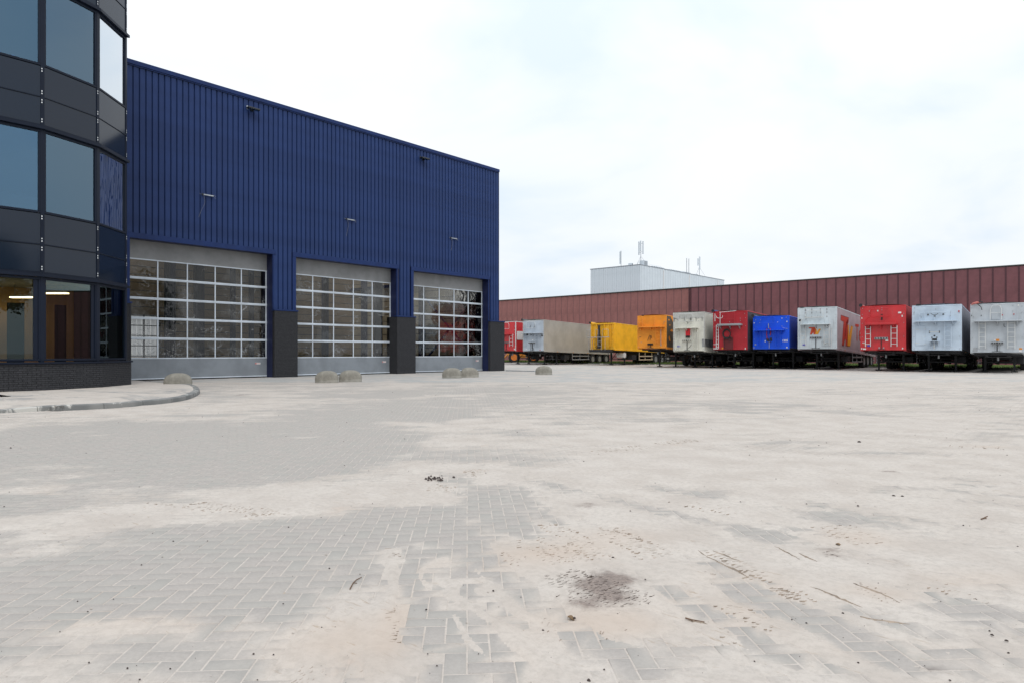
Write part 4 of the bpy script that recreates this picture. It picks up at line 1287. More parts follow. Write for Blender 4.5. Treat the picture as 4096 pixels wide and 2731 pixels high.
rooftop("guard_rail", "railing", "thin pale guard rail along the pale hall roof", -70.8, 118.6, rail_)

# ------------------------------------------------------------------ semi-trailers
def P_(name, c, **k):
    if name not in M: M[name] = painted(name, c, **k)
    return M[name]
M['tyre'] = plain("tyre_rubber", (.018, .018, .019), .85, var=.3, scale=20)
M['rim'] = painted("steel_rim", (.40, .41, .42), grime=.5, rough=.45, metal=.5, streak=False, scale=3)
M['rim_o'] = painted("orange_rim", (.62, .20, .03), grime=.3, rough=.5, streak=False, scale=3)
M['chassis'] = painted("black_chassis_paint", (.014, .015, .018), grime=.2, rough=.6, gcol=(.06, .05, .04), streak=False)
M['galv'] = painted("grey_galvanised", (.40, .42, .44), grime=.25, rough=.45, metal=.5)
M['hose'] = plain("black_hose", (.02, .02, .022), .5)
M['hose_r'] = plain("red_hose", (.40, .03, .03), .5)
M['amber'] = plain("amber_lens", (.75, .28, .03), .3)
M['lens_r'] = plain("red_lens", (.5, .02, .02), .3)
M['lens_w'] = plain("white_lens", (.75, .75, .73), .3)
M['blue_plate'] = plain("blue_plate", (.06, .06, .50), .5, var=.1)

def wheel_meshes(R=.525, W_=.36, lug=False, rimmat=None):
    k = R / .525
    t_ = MB()
    prof = [(-W_/2, R*.58), (-W_/2, R*.86), (-W_/2*.86, R*.965), (-W_/2*.6, R*.995), (W_/2*.6, R*.995), (W_/2*.86, R*.965), (W_/2, R*.86), (W_/2, R*.58), (W_/2*.8, R*.56), (-W_/2*.8, R*.56)]
    n = 28
    vs, fs = [], []
    for a, r in prof:
        for i in range(n):
            an = 2 * math.pi * i / n
            vs.append((a, r * math.cos(an), r * math.sin(an)))
    m = len(prof)
    for i in range(m):
        for j in range(n):
            fs.append((i*n+j, i*n+(j+1) % n, ((i+1) % m)*n+(j+1) % n, ((i+1) % m)*n+j))
    t_.add(vs, fs)
    nl = 26 if lug else 40
    for j in range(nl):
        an = 2 * math.pi * j / nl
        c, s_ = math.cos(an), math.sin(an)
        w = R * (.07 if lug else .03)
        for sd in (-1, 1):
            q = []
            off = (.5 if sd > 0 else 0) * 2 * math.pi / nl
            c, s_ = math.cos(an + off), math.sin(an + off)
            for (a, rr, tt) in [(0, .985, -w), (0, .985, w), (sd*W_*.48, .96, w), (sd*W_*.48, .96, -w), (0, 1.005 + .02*lug, -w), (0, 1.005 + .02*lug, w), (sd*W_*.47, .985 + .02*lug, w), (sd*W_*.47, .985+.02*lug, -w)]:
                q.append((a, R*rr*c - tt*s_, R*rr*s_ + tt*c))
            t_.add(q, [(4,5,6,7), (0,1,5,4), (1,2,6,5), (2,3,7,6), (3,0,4,7)])
    tm = t_.mesh("tyre", M['tyre'], True)
    r_ = MB()
    # rim dish, seen from both sides (both are modelled)
    r_.lathe([(-W_/2*.92, R*.57), (-W_/2*.96, R*.545), (-W_/2*.55, R*.50), (-W_/2*.35, R*.30), (-W_/2*.50, R*.26), (-W_/2*.75, R*.17), (W_/2*.75, R*.17), (W_/2*.5, R*.26), (W_/2*.35, R*.30), (W_/2*.55, R*.50), (W_/2*.96, R*.545), (W_/2*.92, R*.57)], 'x', 28)
    for j in range(10):
        an = 2 * math.pi * j / 10
        for sd in (-1, 1):
            r_.lathe([(sd*W_/2*.36, R*.03), (sd*W_/2*.52, R*.03)], 'x', 6, (0, R*.235*math.cos(an) / .9, R*.235*math.sin(an) / .9))
    rm = r_.mesh("rim", rimmat or M['rim'], True)
    return tm, rm
TYRE, RIM = wheel_meshes()
def wheel(parent, x, y, R=.525, meshes=None):
    tm, rm = meshes or (TYRE, RIM)
    o = inst("wheel", tm, parent, (x, y, R))
    inst("rim", rm, o)
    return o

TILT = rad(3.24)
def trailer(name, x, y, ztop, zbot, front, side, label, rise=.38, length=13.1, fit=(), roll=None, top=None, tarp=None, guards='galv', arch=False, legs=True, axles=(8.95, 10.35, 11.75), rest='chassis', cat="trailer", box=True, sidedeco=None, face=True):
    root = empty(name, (x, y, 0), TILT, label=label, cat=cat, group="parked semi-trailers in a row before the brown warehouse")
    H = ztop - zbot
    dz = lambda yy: -rise * yy / 10.5
    sh = Matrix.Identity(4); sh[2][1] = -rise / 10.5            # body slopes down to the rear, nose raised on its legs
    def mb():
        m = MB(); m.M = sh; return m
    top = top or front
    # body shell
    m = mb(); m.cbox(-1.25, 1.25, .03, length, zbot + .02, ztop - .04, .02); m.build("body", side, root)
    m = mb(); m.cbox(-1.25, 1.25, -.02, .028, zbot, ztop - .035, .012); m.build("front_wall", front, root)
    m = mb(); m.cbox(-1.262, 1.262, -.03, length + .01, ztop - .10, ztop - .03, .015); m.build("top_rail", top, root)
    m = mb(); m.cbox(1.19, 1.265, -.028, .06, zbot, ztop - .102, .012); m.cbox(-1.265, -1.19, -.028, .06, zbot, ztop - .102, .012); m.build("corner_post", top, root)
    m = mb(); m.cbox(1.15, 1.27, .06, length, zbot - .06, zbot + .09, .012); m.cbox(-1.27, -1.15, .06, length, zbot - .06, zbot + .09, .012); m.build("side_rail", side if guards != 'dark' else M['chassis'], root)
    # sagging tarpaulin and its roll
    tv, tf = [], []
    nY = 22
    for j in range(nY + 1):
        yy = -.02 + (length + .02) * j / nY
        for i in range(7):
            xx = -1.24 + 2.48 * i / 6
            tv.append((xx, yy, ztop - .028 + .07 * math.sin(math.pi * i / 6) * (1 - .5 * (j % 2)) + dz(yy)))
    for j in range(nY):
        for i in range(6): tf.append((j*7+i, j*7+i+1, (j+1)*7+i+1, (j+1)*7+i))
    MB().add(tv, tf).build("tarpaulin", tarp or P_("grey_tarp", (.42, .44, .45), grime=.2, rough=.7), root, smooth=True)
    if roll is not None:
        rl = mb(); rl.tube([(-1.20, -.22, ztop + .02), (-1.20, length * .5, ztop + .02), (-1.20, length, ztop + .02)], .075, 10)
        rl = rl.build("tarp_roll", roll, root, smooth=True)
        m = mb(); m.tube([(-1.20, -.26, ztop + .02), (-1.20, -.215, ztop + .02)], .11, 10); m.build("roll_end", M['hose'], rl)
    # chassis
    z0 = zbot - .06
    m = mb()
    for sx_ in (-1, 1):
        m.box(sx_ * .5 - .07, sx_ * .5 + .07, .5, 3.6, z0 - .16, z0 - .001)
        m.add([(sx_*.5-.07, 3.6, z0-.16), (sx_*.5+.07, 3.6, z0-.16), (sx_*.5+.07, 4.4, z0-.36), (sx_*.5-.07, 4.4, z0-.36), (sx_*.5-.07, 3.6, z0-.001), (sx_*.5+.07, 3.6, z0-.001), (sx_*.5+.07, 4.4, z0-.001), (sx_*.5-.07, 4.4, z0-.001)], [(0,3,2,1),(4,5,6,7),(0,1,5,4),(1,2,6,5),(2,3,7,6),(3,0,4,7)])
        m.box(sx_ * .5 - .07, sx_ * .5 + .07, 4.4, length - .3, z0 - .36, z0 - .001)
    for q in range(12):
        yy = .6 + q * (length - 1.2) / 11
        m.box(-1.14, 1.14, yy, yy + .08, z0 - .10, z0 - .002)
    m.box(-.6, .6, .5, 1.9, z0 - .19, z0 - .161)
    m.build("chassis", M[rest], root)
    MB().tube([(0, 1.1, z0 - .42), (0, 1.1, z0 - .17)], .05, 8).build("kingpin", M['galv'], root)
    if legs:
        for sx_ in (-1, 1):
            zz_ = z0 - .3 + dz(2.9)
            m = MB(); m.box(sx_ * .72 - .07, sx_ * .72 + .07, 2.83, 2.97, .45, z0 - .1 + dz(2.9)); m.box(sx_ * .72 - .05, sx_ * .72 + .05, 2.85, 2.95, .08, .45)
            m.cbox(sx_ * .72 - .17, sx_ * .72 + .17, 2.74, 3.06, .012, .08, .01)
            m.tube([(sx_ * .72, 2.95, .5), (sx_ * .6, 3.7, z0 - .15 + dz(3.7))], .03, 5)
            m.build("landing_leg", M['chassis'], root)
        MB().tube([(-.72, 2.9, .8), (.72, 2.9, .8)], .03, 6).box(-.72, .72, 2.88, 2.92, .55, .62).build("leg_brace", M['chassis'], root)
    # axles, wheels, springs
    for ya in axles:
        MB().tube([(-.98, ya, .525), (.98, ya, .525)], .075, 8).box(-.62, -.42, ya - .45, ya + .1, .56, z0 - .33 + dz(ya)).box(.42, .62, ya - .45, ya + .1, .56, z0 - .33 + dz(ya)).build("axle", M['chassis'], root)
        wheel(root, 1.04, ya); wheel(root, -1.04, ya)
        if arch:
            m = MB(); pts = [(ya + .62 * math.cos(q * math.pi / 10), .53 + .62 * math.sin(q * math.pi / 10)) for q in range(1, 10)]
            for sx_ in (.86, -1.22):
                m.add([(sx_, a_, b_) for a_, b_ in pts] + [(sx_ + .36, a_, b_) for a_, b_ in pts], [(i, i+1, 9+i+1, 9+i) for i in range(8)])
                m.tube([(sx_ + .36, a_, b_) for a_, b_ in pts], .018, 4)
            m.build("mudguard", M['chassis'], root)
    # side guards
    for sx_ in (-1, 1):
        m = MB()
        a0, a1 = 4.6, axles[0] - .75
        gm_ = M['galv'] if guards == 'galv' else M['cream_guard'] if guards == 'cream' else M['chassis']
        zlo = .45
        for z in (zlo, zlo + .34):
            m.cbox(sx_ * 1.22 - .015, sx_ * 1.22 + .015, a0 + .35, a1, z, z + .10, .004)
        for yy in (a0 + .38, (a0 + a1) / 2, a1 - .15):
            m.box(sx_ * 1.19 - .02, sx_ * 1.19 + .012, yy, yy + .07, zlo, z0 - .0 + dz(yy))
        m.build("side_guard", gm_, root)
    m = MB(); m.cbox(.65, 1.15, 3.7, 4.5, .50, 1.0 + dz(4) * .5, .02); m.build("storage_box", M['chassis'], root)
    MB().cbox(-1.0, -.2, 5.4, 6.6, .55, .85, .08).build("air_tank", M['chassis'], root)
    MB().cbox(-1.2, 1.2, length - .12, length - .02, .45, .57, .01).box(-.6, -.5, length - .12, length - .04, .57, z0 + dz(length)).box(.5, .6, length - .12, length - .04, .57, z0 + dz(length)).build("rear_bumper", M['galv'], root)
    m = MB()
    for sx_ in (-1.02, 1.02): m.box(sx_ - .2, sx_ + .2, axles[-1] + .62, axles[-1] + .64, .2, z0 + dz(12.3) - .05)
    m.build("mud_flap", M['hose'], root)
    # marker lamps
    for i_, yy in enumerate((2.2, 5.0, 7.8)):
        m = mb(); m.box(1.266, 1.285, yy, yy + .12, zbot - .03, zbot + .03); m.build("marker_lamp", M['amber'], root)
    # ---- fittings on the front wall: fractions from lower left
    X = lambda f: -1.25 + 2.5 * f
    Z = lambda f: zbot + H * f
    def bars(m, pts, r, yo=-.10, n=6):
        m.tube([(X(a_), -.02 + yo, Z(b_)) for a_, b_ in pts], r, n)
    for it in fit:
        kind_, mat_ = it[0], (M[it[1]] if isinstance(it[1], str) else it[1])
        a = it[2:]
        m = mb()
        if kind_ == 'ladder':            # x0,x1,z0,z1,n
            x0, x1, b0, b1, n = a
            for xx in (x0, x1):
                m.cbox(X(xx) - .02, X(xx) + .02, -.16, -.11, Z(b0), Z(b1), .005)
                m.box(X(xx) - .012, X(xx) + .012, -.11, -.018, Z(b0) + .06, Z(b0) + .10); m.box(X(xx) - .012, X(xx) + .012, -.11, -.018, Z(b1) - .10, Z(b1) - .06)
            for q in range(n):
                zz_ = Z(b0) + (Z(b1) - Z(b0)) * (q + .5) / n
                m.tube([(X(x0), -.135, zz_), (X(x1), -.135, zz_)], .017, 6)
            m.build("ladder", mat_, root)
        elif kind_ == 'walk':            # x0,x1,z,thick
            x0, x1, b0, th = a
            m.cbox(X(x0), X(x1), -.42, -.02, Z(b0) - th, Z(b0), .01)
            for q in range(3):
                xx = X(x0) + (X(x1) - X(x0)) * (.1 + .4 * q)
                m.add([(xx-.02, -.03, Z(b0)-th-.001), (xx+.02, -.03, Z(b0)-th-.001), (xx+.02, -.38, Z(b0)-th-.001), (xx-.02, -.38, Z(b0)-th-.001), (xx-.02, -.03, Z(b0)-th-.25), (xx+.02, -.03, Z(b0)-th-.25)], [(0,1,2,3), (0,4,5,1), (3,2,5,4), (0,3,4), (1,5,2)])
            m.build("walkway", mat_, root)
        elif kind_ == 'rail':            # radius, pts...
            bars(m, a[1], a[0], -.12); m.build("handrail", mat_, root, smooth=True)
        elif kind_ == 'loop':            # x0,x1,z0,z1
            x0, x1, b0, b1 = a
            c = .10
            bars(m, [(x0, b0), (x0, b1 - c * .6), (x0 + c * .4, b1), (x1 - c * .4, b1), (x1, b1 - c * .6), (x1, b0), (x0, b0)], .018, -.12)
            m.build("handrail", mat_, root, smooth=True)
        elif kind_ == 'plate':           # x0,x1,z0,z1,depth
            x0, x1, b0, b1, dp = a[:5]
            m.cbox(X(x0), X(x1), -.021 - dp, -.019, Z(b0), Z(b1), min(.01, dp * .3)); m.build(it[7] if len(it) > 7 else "plate", mat_, root)
        elif kind_ == 'conn':            # coupling strip x0,x1,z with a hose post
            x0, x1, b0 = a[:3]
            m.cbox(X(x0), X(x1), -.10, -.021, Z(b0) - .07, Z(b0) + .07, .01)
            c_ = m.build("coupling_strip", mat_, root)
            m = mb()
            for q in range(5):
                xx = X(x0) + (X(x1) - X(x0)) * (.1 + .2 * q)
                m.tube([(xx, -.10, Z(b0)), (xx, -.17, Z(b0))], .04 if q != 2 else .05, 8)
            m.build("coupling", M['hose'], c_)
            m = mb(); xm = (x0 + x1) / 2
            m.box(X(xm) - .02, X(xm) + .02, -.06, -.021, Z(.02), Z(b0) - .08)
            m.tube([(X(xm) - .02, -.05, Z(.02)), (X(xm) - .25, -.05, Z(.015))], .015, 5); m.tube([(X(xm) + .02, -.05, Z(.02)), (X(xm) + .25, -.05, Z(.015))], .015, 5)
            m.build("hose_post", M['hose'], c_)
        elif kind_ == 'hose':            # radius, pts
            bars(m, a[1], a[0], -.09); m.build("hose", mat_, root, smooth=True)
        elif kind_ == 'coil':            # x,z,r,turns
            x0, b0, rr, n = a
            for q in range(n):
                pts = [(X(x0) + (rr + .02*q) * math.cos(i_ * math.pi / 10) * .9, -.10 - .02*q, Z(b0) + (rr + .03*q) * math.sin(i_ * math.pi / 10)) for i_ in range(21)]
                m.tube(pts, .022, 6)
            m.build("hose", mat_, root, smooth=True)
        elif kind_ == 'dot':
            x0, b0, w, h = a
            m.cbox(X(x0) - w/2, X(x0) + w/2, -.045, -.019, Z(b0) - h/2, Z(b0) + h/2, .005); m.build("marker_lamp", mat_, root)
    # small lugs and scuffs of hardware
    m = mb()
    r_ = random.Random(int(abs(x) * 10))
    for q in range(5):
        xx = r_.choice((.06, .94, .2, .5, .8)) + r_.uniform(-.02, .02); zz_ = r_.uniform(.66, .95)
        m.box(X(xx) - .015, X(xx) + .015, -.05, -.02, Z(zz_) - .03, Z(zz_) + .03)
    for xx in (.04, .96):
        for zz_ in (.04, .3, .6, .8): m.box(X(xx) - .015, X(xx) + .015, -.04, -.02, Z(zz_) - .02, Z(zz_) + .02)
    m.build("lugs", M['galv'], root)
    return root, sh, X, Z, H

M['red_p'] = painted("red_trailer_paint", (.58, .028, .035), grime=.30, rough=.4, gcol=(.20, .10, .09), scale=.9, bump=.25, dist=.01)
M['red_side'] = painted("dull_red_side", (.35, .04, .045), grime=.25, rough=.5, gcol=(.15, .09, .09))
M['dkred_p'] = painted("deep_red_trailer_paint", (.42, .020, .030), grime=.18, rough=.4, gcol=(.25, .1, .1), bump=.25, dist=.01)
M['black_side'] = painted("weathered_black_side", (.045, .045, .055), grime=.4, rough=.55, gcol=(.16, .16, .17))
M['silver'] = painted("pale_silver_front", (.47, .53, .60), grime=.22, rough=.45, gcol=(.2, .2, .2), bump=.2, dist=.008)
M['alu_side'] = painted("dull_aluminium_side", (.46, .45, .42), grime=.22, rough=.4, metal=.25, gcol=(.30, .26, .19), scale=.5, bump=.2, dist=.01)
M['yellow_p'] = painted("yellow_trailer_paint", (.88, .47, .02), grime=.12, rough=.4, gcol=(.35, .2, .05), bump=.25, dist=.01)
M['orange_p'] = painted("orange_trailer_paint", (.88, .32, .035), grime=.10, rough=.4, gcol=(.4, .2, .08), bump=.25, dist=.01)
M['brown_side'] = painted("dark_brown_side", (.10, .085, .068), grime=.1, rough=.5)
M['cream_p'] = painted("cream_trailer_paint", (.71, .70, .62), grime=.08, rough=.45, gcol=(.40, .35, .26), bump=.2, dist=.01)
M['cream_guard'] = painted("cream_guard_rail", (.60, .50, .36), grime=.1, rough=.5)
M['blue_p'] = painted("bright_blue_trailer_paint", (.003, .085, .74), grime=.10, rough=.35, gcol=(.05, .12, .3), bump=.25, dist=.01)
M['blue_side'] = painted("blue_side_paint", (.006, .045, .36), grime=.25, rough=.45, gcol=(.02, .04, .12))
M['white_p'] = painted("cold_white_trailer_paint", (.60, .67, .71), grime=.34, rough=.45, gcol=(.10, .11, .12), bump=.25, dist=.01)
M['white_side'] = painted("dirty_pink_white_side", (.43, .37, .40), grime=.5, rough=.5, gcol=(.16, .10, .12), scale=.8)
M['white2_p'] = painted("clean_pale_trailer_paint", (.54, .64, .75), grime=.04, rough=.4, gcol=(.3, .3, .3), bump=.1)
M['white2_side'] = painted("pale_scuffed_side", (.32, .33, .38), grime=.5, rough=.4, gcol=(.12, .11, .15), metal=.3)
M['grey_p'] = painted("grey_white_trailer_paint", (.50, .54, .58), grime=.16, rough=.45, gcol=(.25, .25, .25), bump=.15)
M['locker_red'] = plain("dark_red_locker", (.13, .012, .016), .6)
M['white_rail'] = painted("white_rail_paint", (.66, .68, .68), grime=.25, rough=.45, gcol=(.3, .28, .25), streak=False)
M['tarp_cream'] = painted("grey_cream_tarp", (.52, .52, .49), grime=.10, rough=.7, gcol=(.25, .24, .22), bump=.5, dist=.03)
M['tarp_blue'] = plain("blue_tarp", (.03, .06, .22), .6)
M['tarp_red'] = plain("faded_red_tarp", (.55, .16, .14), .6)
M['soot'] = plain("dark_scuff", (.12, .13, .14), .8)
M['red_box'] = plain("bright_red_plastic", (.70, .03, .04), .4, var=.1)
M['logo_red'] = plain("logo_orange_red", (.62, .07, .02), .5, var=.1)
M['logo_redS'] = plain("logo_dull_red", (.52, .05, .03), .5, var=.15)
M['logo_yel'] = plain("logo_yellow", (.80, .36, .02), .5, var=.1)
M['logo_edge'] = plain("logo_dark_edge", (.10, .02, .02), .5)

def flat_poly(parent, name, mat, pts2, fmap, thick=.006, props=None):
    """flat print cut from 2D outline points through fmap(u, v, lift)"""
    bm = bmesh.new()
    vs = [bm.verts.new(fmap(u, v, thick)) for u, v in pts2]
    f = bm.faces.new(vs)
    bmesh.ops.triangulate(bm, faces=[f])
    me = D.meshes.new(name); bm.to_mesh(me); bm.free()
    me.materials.append(mat)
    return put(D.objects.new(name, me), parent)
def text_mesh(parent, name, mat, txt, size, M4, bold=0.0):
    cu = D.curves.new(name, 'FONT'); cu.body = txt; cu.size = size; cu.extrude = .002; cu.offset = bold
    tmp = D.objects.new("tmp_text", cu); COL.objects.link(tmp)
    dg = bpy.context.evaluated_depsgraph_get()
    me = D.meshes.new_from_object(tmp.evaluated_get(dg))
    D.objects.remove(tmp)
    me.transform(M4); me.name = name
    me.materials.clear(); me.materials.append(mat)
    return put(D.objects.new(name, me), parent)

# leftmost red trailer, mostly behind the blue hall
r1, *_ = trailer("red_box_trailer", -45.79, 51.31, 4.31, 1.37, M['red_p'], M['red_p'], "red trailer at the far left, half hidden by the blue hall, with a pale ladder", rise=.28,
    fit=[('walk', 'red_p', .02, .8, .56, .05), ('ladder', 'white_rail', .72, .89, .14, .56, 4), ('loop', 'white_rail', .1, .70, .74, .94), ('conn', 'galv', .40, .66, .28), ('hose', 'hose', .014, [(.45, .28), (.44, .1), (.5, .04)]), ('dot', 'lens_w', .94, .05, .12, .14), ('dot', 'galv', .95, .70, .12, .03)], top=M['white_rail'])
m = MB(); m.cbox(1.262, 1.29, .15, 2.6, 2.45, 3.3, .006); m.build("white_board", M['label_white'], r1)
# grey trailer with aluminium side
trailer("grey_box_trailer", -41.71, 50.70, 4.31, 1.34, M['silver'], M['alu_side'], "grey trailer with long dull aluminium side, right of the leftmost red one", rise=.27, top=M['alu_side'], roll=M['soot'],
    fit=[('walk', 'silver', .03, .95, .57, .05), ('ladder', 'silver', .08, .17, .14, .56, 5), ('ladder', 'silver', .63, .80, .14, .56, 5), ('loop', 'white_rail', .20, .62, .74, .94), ('rail', 'galv', .018, [(.02, .70), (.17, .84)]), ('conn', 'galv', .29, .62, .26),
         ('hose', 'hose', .02, [(.40, .24), (.42, .12), (.38, .03)]), ('hose', 'hose', .02, [(.50, .24), (.49, .12), (.55, .03)]), ('dot', 'hose', .22, .53, .18, .16), ('dot', 'hose', .42, .52, .24, .12), ('dot', 'hose', .92, .48, .14, .14), ('hose', 'hose', .02, [(.36, .75), (.40, .79), (.38, .83)]), ('hose', 'hose', .02, [(.54, .75), (.60, .77), (.60, .83)]), ('dot', 'lens_r', .82, .03, .1, .07), ('dot', 'label_white', .17, .05, .14, .08), ('dot', 'label_white', .47, .35, .16, .1)])
# yellow tipper
yt, sh, X, Z, H = trailer("yellow_tipper_trailer", -35.57, 53.35, 3.93, 1.47, M['yellow_p'], M['yellow_p'], "yellow tipper trailer with black hydraulic ram and grey rail platform in front", rise=.27, length=12.6, guards='cream', arch=True, axles=(8.6, 10.0, 11.4), roll=M['yellow_p'], tarp=M['yellow_p'],
    fit=[('ladder', 'yellow_p', .86, .97, .12, .92, 7)])
m = MB()
for q in (.07, .26, .60, .80): m.cbox(X(q) - .04, X(q) + .04, -.12, -.021, Z(.04), Z(.93), .01)
m.cbox(-1.24, 1.24, -.13, -.021, Z(.935), Z(.985), .01)
m.build("rib", M['yellow_p'], yt)
MB().tube([(X(.43), -.32, Z(.03)), (X(.43), -.32, Z(.55))], .16, 14).tube([(X(.43), -.32, Z(.55)), (X(.43), -.32, Z(.9))], .12, 14).build("hydraulic_ram", M['hose'], yt, smooth=True)
MB().cbox(-1.1, 1.1, -.6, -.03, 1.22, 1.46, .02).build("ram_base", M['chassis'], yt)
m = MB()
zr = Z(.45)
m.cbox(-1.28, 1.1, -.66, -.60, zr - .03, zr + .03, .01)
for q in (.06, .21, .6, .76): m.tube([(X(q), -.63, 1.4), (X(q), -.63, zr)], .02, 6)
for a_, b_ in ((-.02, .09), (.34, .46), (.64, .89)):
    m.tube([(X(a_), -.63, zr), (X(a_), -.63, Z(.72)), (X(a_) + .04, -.63, Z(.74)), (X(b_) - .04, -.63, Z(.74)), (X(b_), -.63, Z(.72)), (X(b_), -.63, zr)], .016, 6)
m.tube([(X(.45), -.63, zr), (X(.45), -.63, Z(.14)), (X(.6), -.63, Z(.12))], .02, 6); m.tube([(X(.45), -.63, Z(.3)), (X(.6), -.63, Z(.3))], .016, 6)
m.build("handrail", M['galv'], yt, smooth=True)
for q in (.22, .27): MB().tube([(X(q), -.35, zr), (X(q) + .05, -.4, Z(.25)), (X(q) + .15, -.35, Z(.08)), (X(q) + .3, -.32, Z(.06))], .018, 6).build("hose", M['hose'], yt, smooth=True)
MB().lathe([(-.2, .02), (-.19, .24), (.6, .26), (.64, .02)], 'x', 16, (.55, 2.2, .95)).build("air_tank", M['white_rail'], yt, smooth=True)
# orange trailer
ot, sh4, X, Z, H = trailer("orange_box_trailer", -27.47, 48.22, 4.14, 1.52, M['orange_p'], M['orange_p'], "orange trailer with dark painted side bearing an orange emblem", rise=.33, roll=None, tarp=M['orange_p'],
    fit=[('walk', 'orange_p', .05, .96, .64, .05), ('ladder', 'orange_p', .67, .85, .12, .64, 5), ('rail', 'galv', .03, [(.845, .06), (.845, .56)]), ('rail', 'orange_p', .02, [(.02, .78), (.2, .79)]), ('rail', 'orange_p', .02, [(.09, .72), (.09, .84)]), ('rail', 'orange_p', .02, [(.2, .62), (.2, .97)]), ('rail', 'orange_p', .02, [(.63, .62), (.63, .97)]),
         ('conn', 'hose', .37, .55, .12), ('hose', 'hose', .018, [(.38, .22), (.42, .34), (.45, .39), (.48, .36), (.46, .24)]), ('hose', 'hose', .018, [(.45, .33), (.49, .38), (.52, .36), (.51, .30)]), ('hose', 'orange_p', .014, [(.5, .30), (.6, .2), (.75, .14)]), ('dot', 'galv', .14, .18, .14, .03), ('dot', 'hose', .10, .34, .16, .03), ('dot', 'hose', .19, 1.0, .2, .08)])
fm4 = lambda u, v, t_: (1.251 + t_, u, v - .33 * u / 10.5)
z0_, z1_ = 1.60, 4.04
flat_poly(ot, "dark_side_paint", M['brown_side'], [(.07, z0_), (3.4, z0_), (1.35, 3.1), (.75, z1_), (.07, z1_)], fm4, .004)
def petal(cx_, cz, r, a0):
    pts = []
    for q in range(13):
        an = a0 + rad(-62 + 124 * q / 12)
        pts.append((cx_ + r * math.cos(an), cz + r * math.sin(an)))
    for q in range(9):
        an = a0 + rad(40 - 80 * q / 8)
        pts.append((cx_ + r * .36 * math.cos(an), cz + r * .36 * math.sin(an)))
    return pts
for a_ in (90, 210, 330):
    cx_, cz = .95 + .26 * math.cos(rad(a_)), 2.50 + .26 * math.sin(rad(a_))
    flat_poly(ot, "side_emblem", M['orange_p'], petal(cx_, cz, .30, rad(a_)), fm4, .009)
for u, v, r in ((.45, 3.75, .07), (.62, 3.35, .05)):
    flat_poly(ot, "side_emblem", M['orange_p'], [(u + r * 2 * math.cos(q * math.pi / 6), v + r * math.sin(q * math.pi / 6)) for q in range(12)], fm4, .009)
# cream trailer
ct, sh5, X, Z, H = trailer("cream_box_trailer", -24.14, 47.94, 4.24, 1.30, M['cream_p'], M['cream_p'], "cream trailer with red box in front and dark striped patch on its side", rise=.40, tarp=M['tarp_cream'], top=M['tarp_cream'],
    fit=[('loop', 'white_rail', .19, .66, .76, .95), ('rail', 'white_rail', .016, [(.41, .76), (.41, .95)]), ('walk', 'cream_p', .10, .83, .59, .05), ('ladder', 'cream_p', .09, .21, .03, .57, 5), ('ladder', 'cream_p', .66, .81, .03, .57, 6), ('rail', 'white_rail', .015, [(.20, .58), (.22, .74)]),
         ('conn', 'cream_p', .31, .60, .265), ('dot', 'blue_plate', .18, .12, .2, .12), ('hose', 'hose', .016, [(.41, .79), (.41, .755), (.56, .755), (.58, .84)]), ('hose', 'hose', .016, [(.48, .70), (.47, .73), (.50, .73), (.49, .70), (.48, .70)]), ('hose', 'hose', .014, [(.46, .05), (.55, .10), (.60, .16)]), ('hose', 'hose', .012, [(.0, .86), (.05, .85), (.20, .80)])])
rb = MB(); rb.M = sh5; rb.cbox(X(.42), X(.555), -.14, -.021, Z(.39), Z(.565), .02); rb = rb.build("red_box", M['red_box'], ct)
q = MB(); q.M = sh5; q.cbox(X(.422), X(.55), -.135, -.021, Z(.335), Z(.389), .01).box(X(.47), X(.505), -.145, -.141, Z(.50), Z(.52)); q.build("box_base", M['hose'], rb)
tv, tf = [], []
for j in range(5):
    for i in range(25):
        u = i / 24
        dip = .06 * abs(math.sin(u * 9)) * (j / 4)
        tv.append((-1.262 + 2.524 * u, -.034 - .012 * math.sin(u * 30 + j) * (j > 0), Z(1.0) - .02 - .13 * j * .85 * H / 2.9 - dip * (.6 + .4 * math.sin(u * 3))))
for j in range(4):
    for i in range(24): tf.append((j*25+i, j*25+i+1, (j+1)*25+i+1, (j+1)*25+i))
MB().add(tv, tf).build("tarp_flap", M['tarp_cream'], ct, smooth=True)
for q in (.03, .36, .58, .74, .93):
    m = MB(); m.tube([(X(q), -.05, Z(.86)), (X(q) + .02, -.06, Z(.80)), (X(q) + .01, -.05, Z(.75))], .012, 4); m.build("strap", M['hose'], ct)
fm5 = lambda u, v, t_: (1.251 + t_, u, v - .40 * u / 10.5)
flat_poly(ct, "striped_patch", M['black_side'], [(.0 + .06, 1.62), (6.5, 1.62), (6.5, 2.18), (.06, 2.18)], fm5, .014)
for q in range(14):
    u = .10 + q * .27
    flat_poly(ct, "patch_stripe", M['label_white'], [(u, 1.63), (u + .05, 1.63), (u + .20, 2.17), (u + .15, 2.17)], fm5, .018)
q = MB(); q.box(X(.93), 1.25, -.035, -.0225, 1.62, 2.18); q.build("striped_patch", M['black_side'], ct)
for q in range(2):
    u = X(.93) + .02 + q * .08
    MB().add([(u, -.037, 1.63), (u + .03, -.037, 1.63), (u + .07, -.037, 2.17), (u + .04, -.037, 2.17)], [(0, 1, 2, 3)]).build("patch_stripe", M['label_white'], ct)
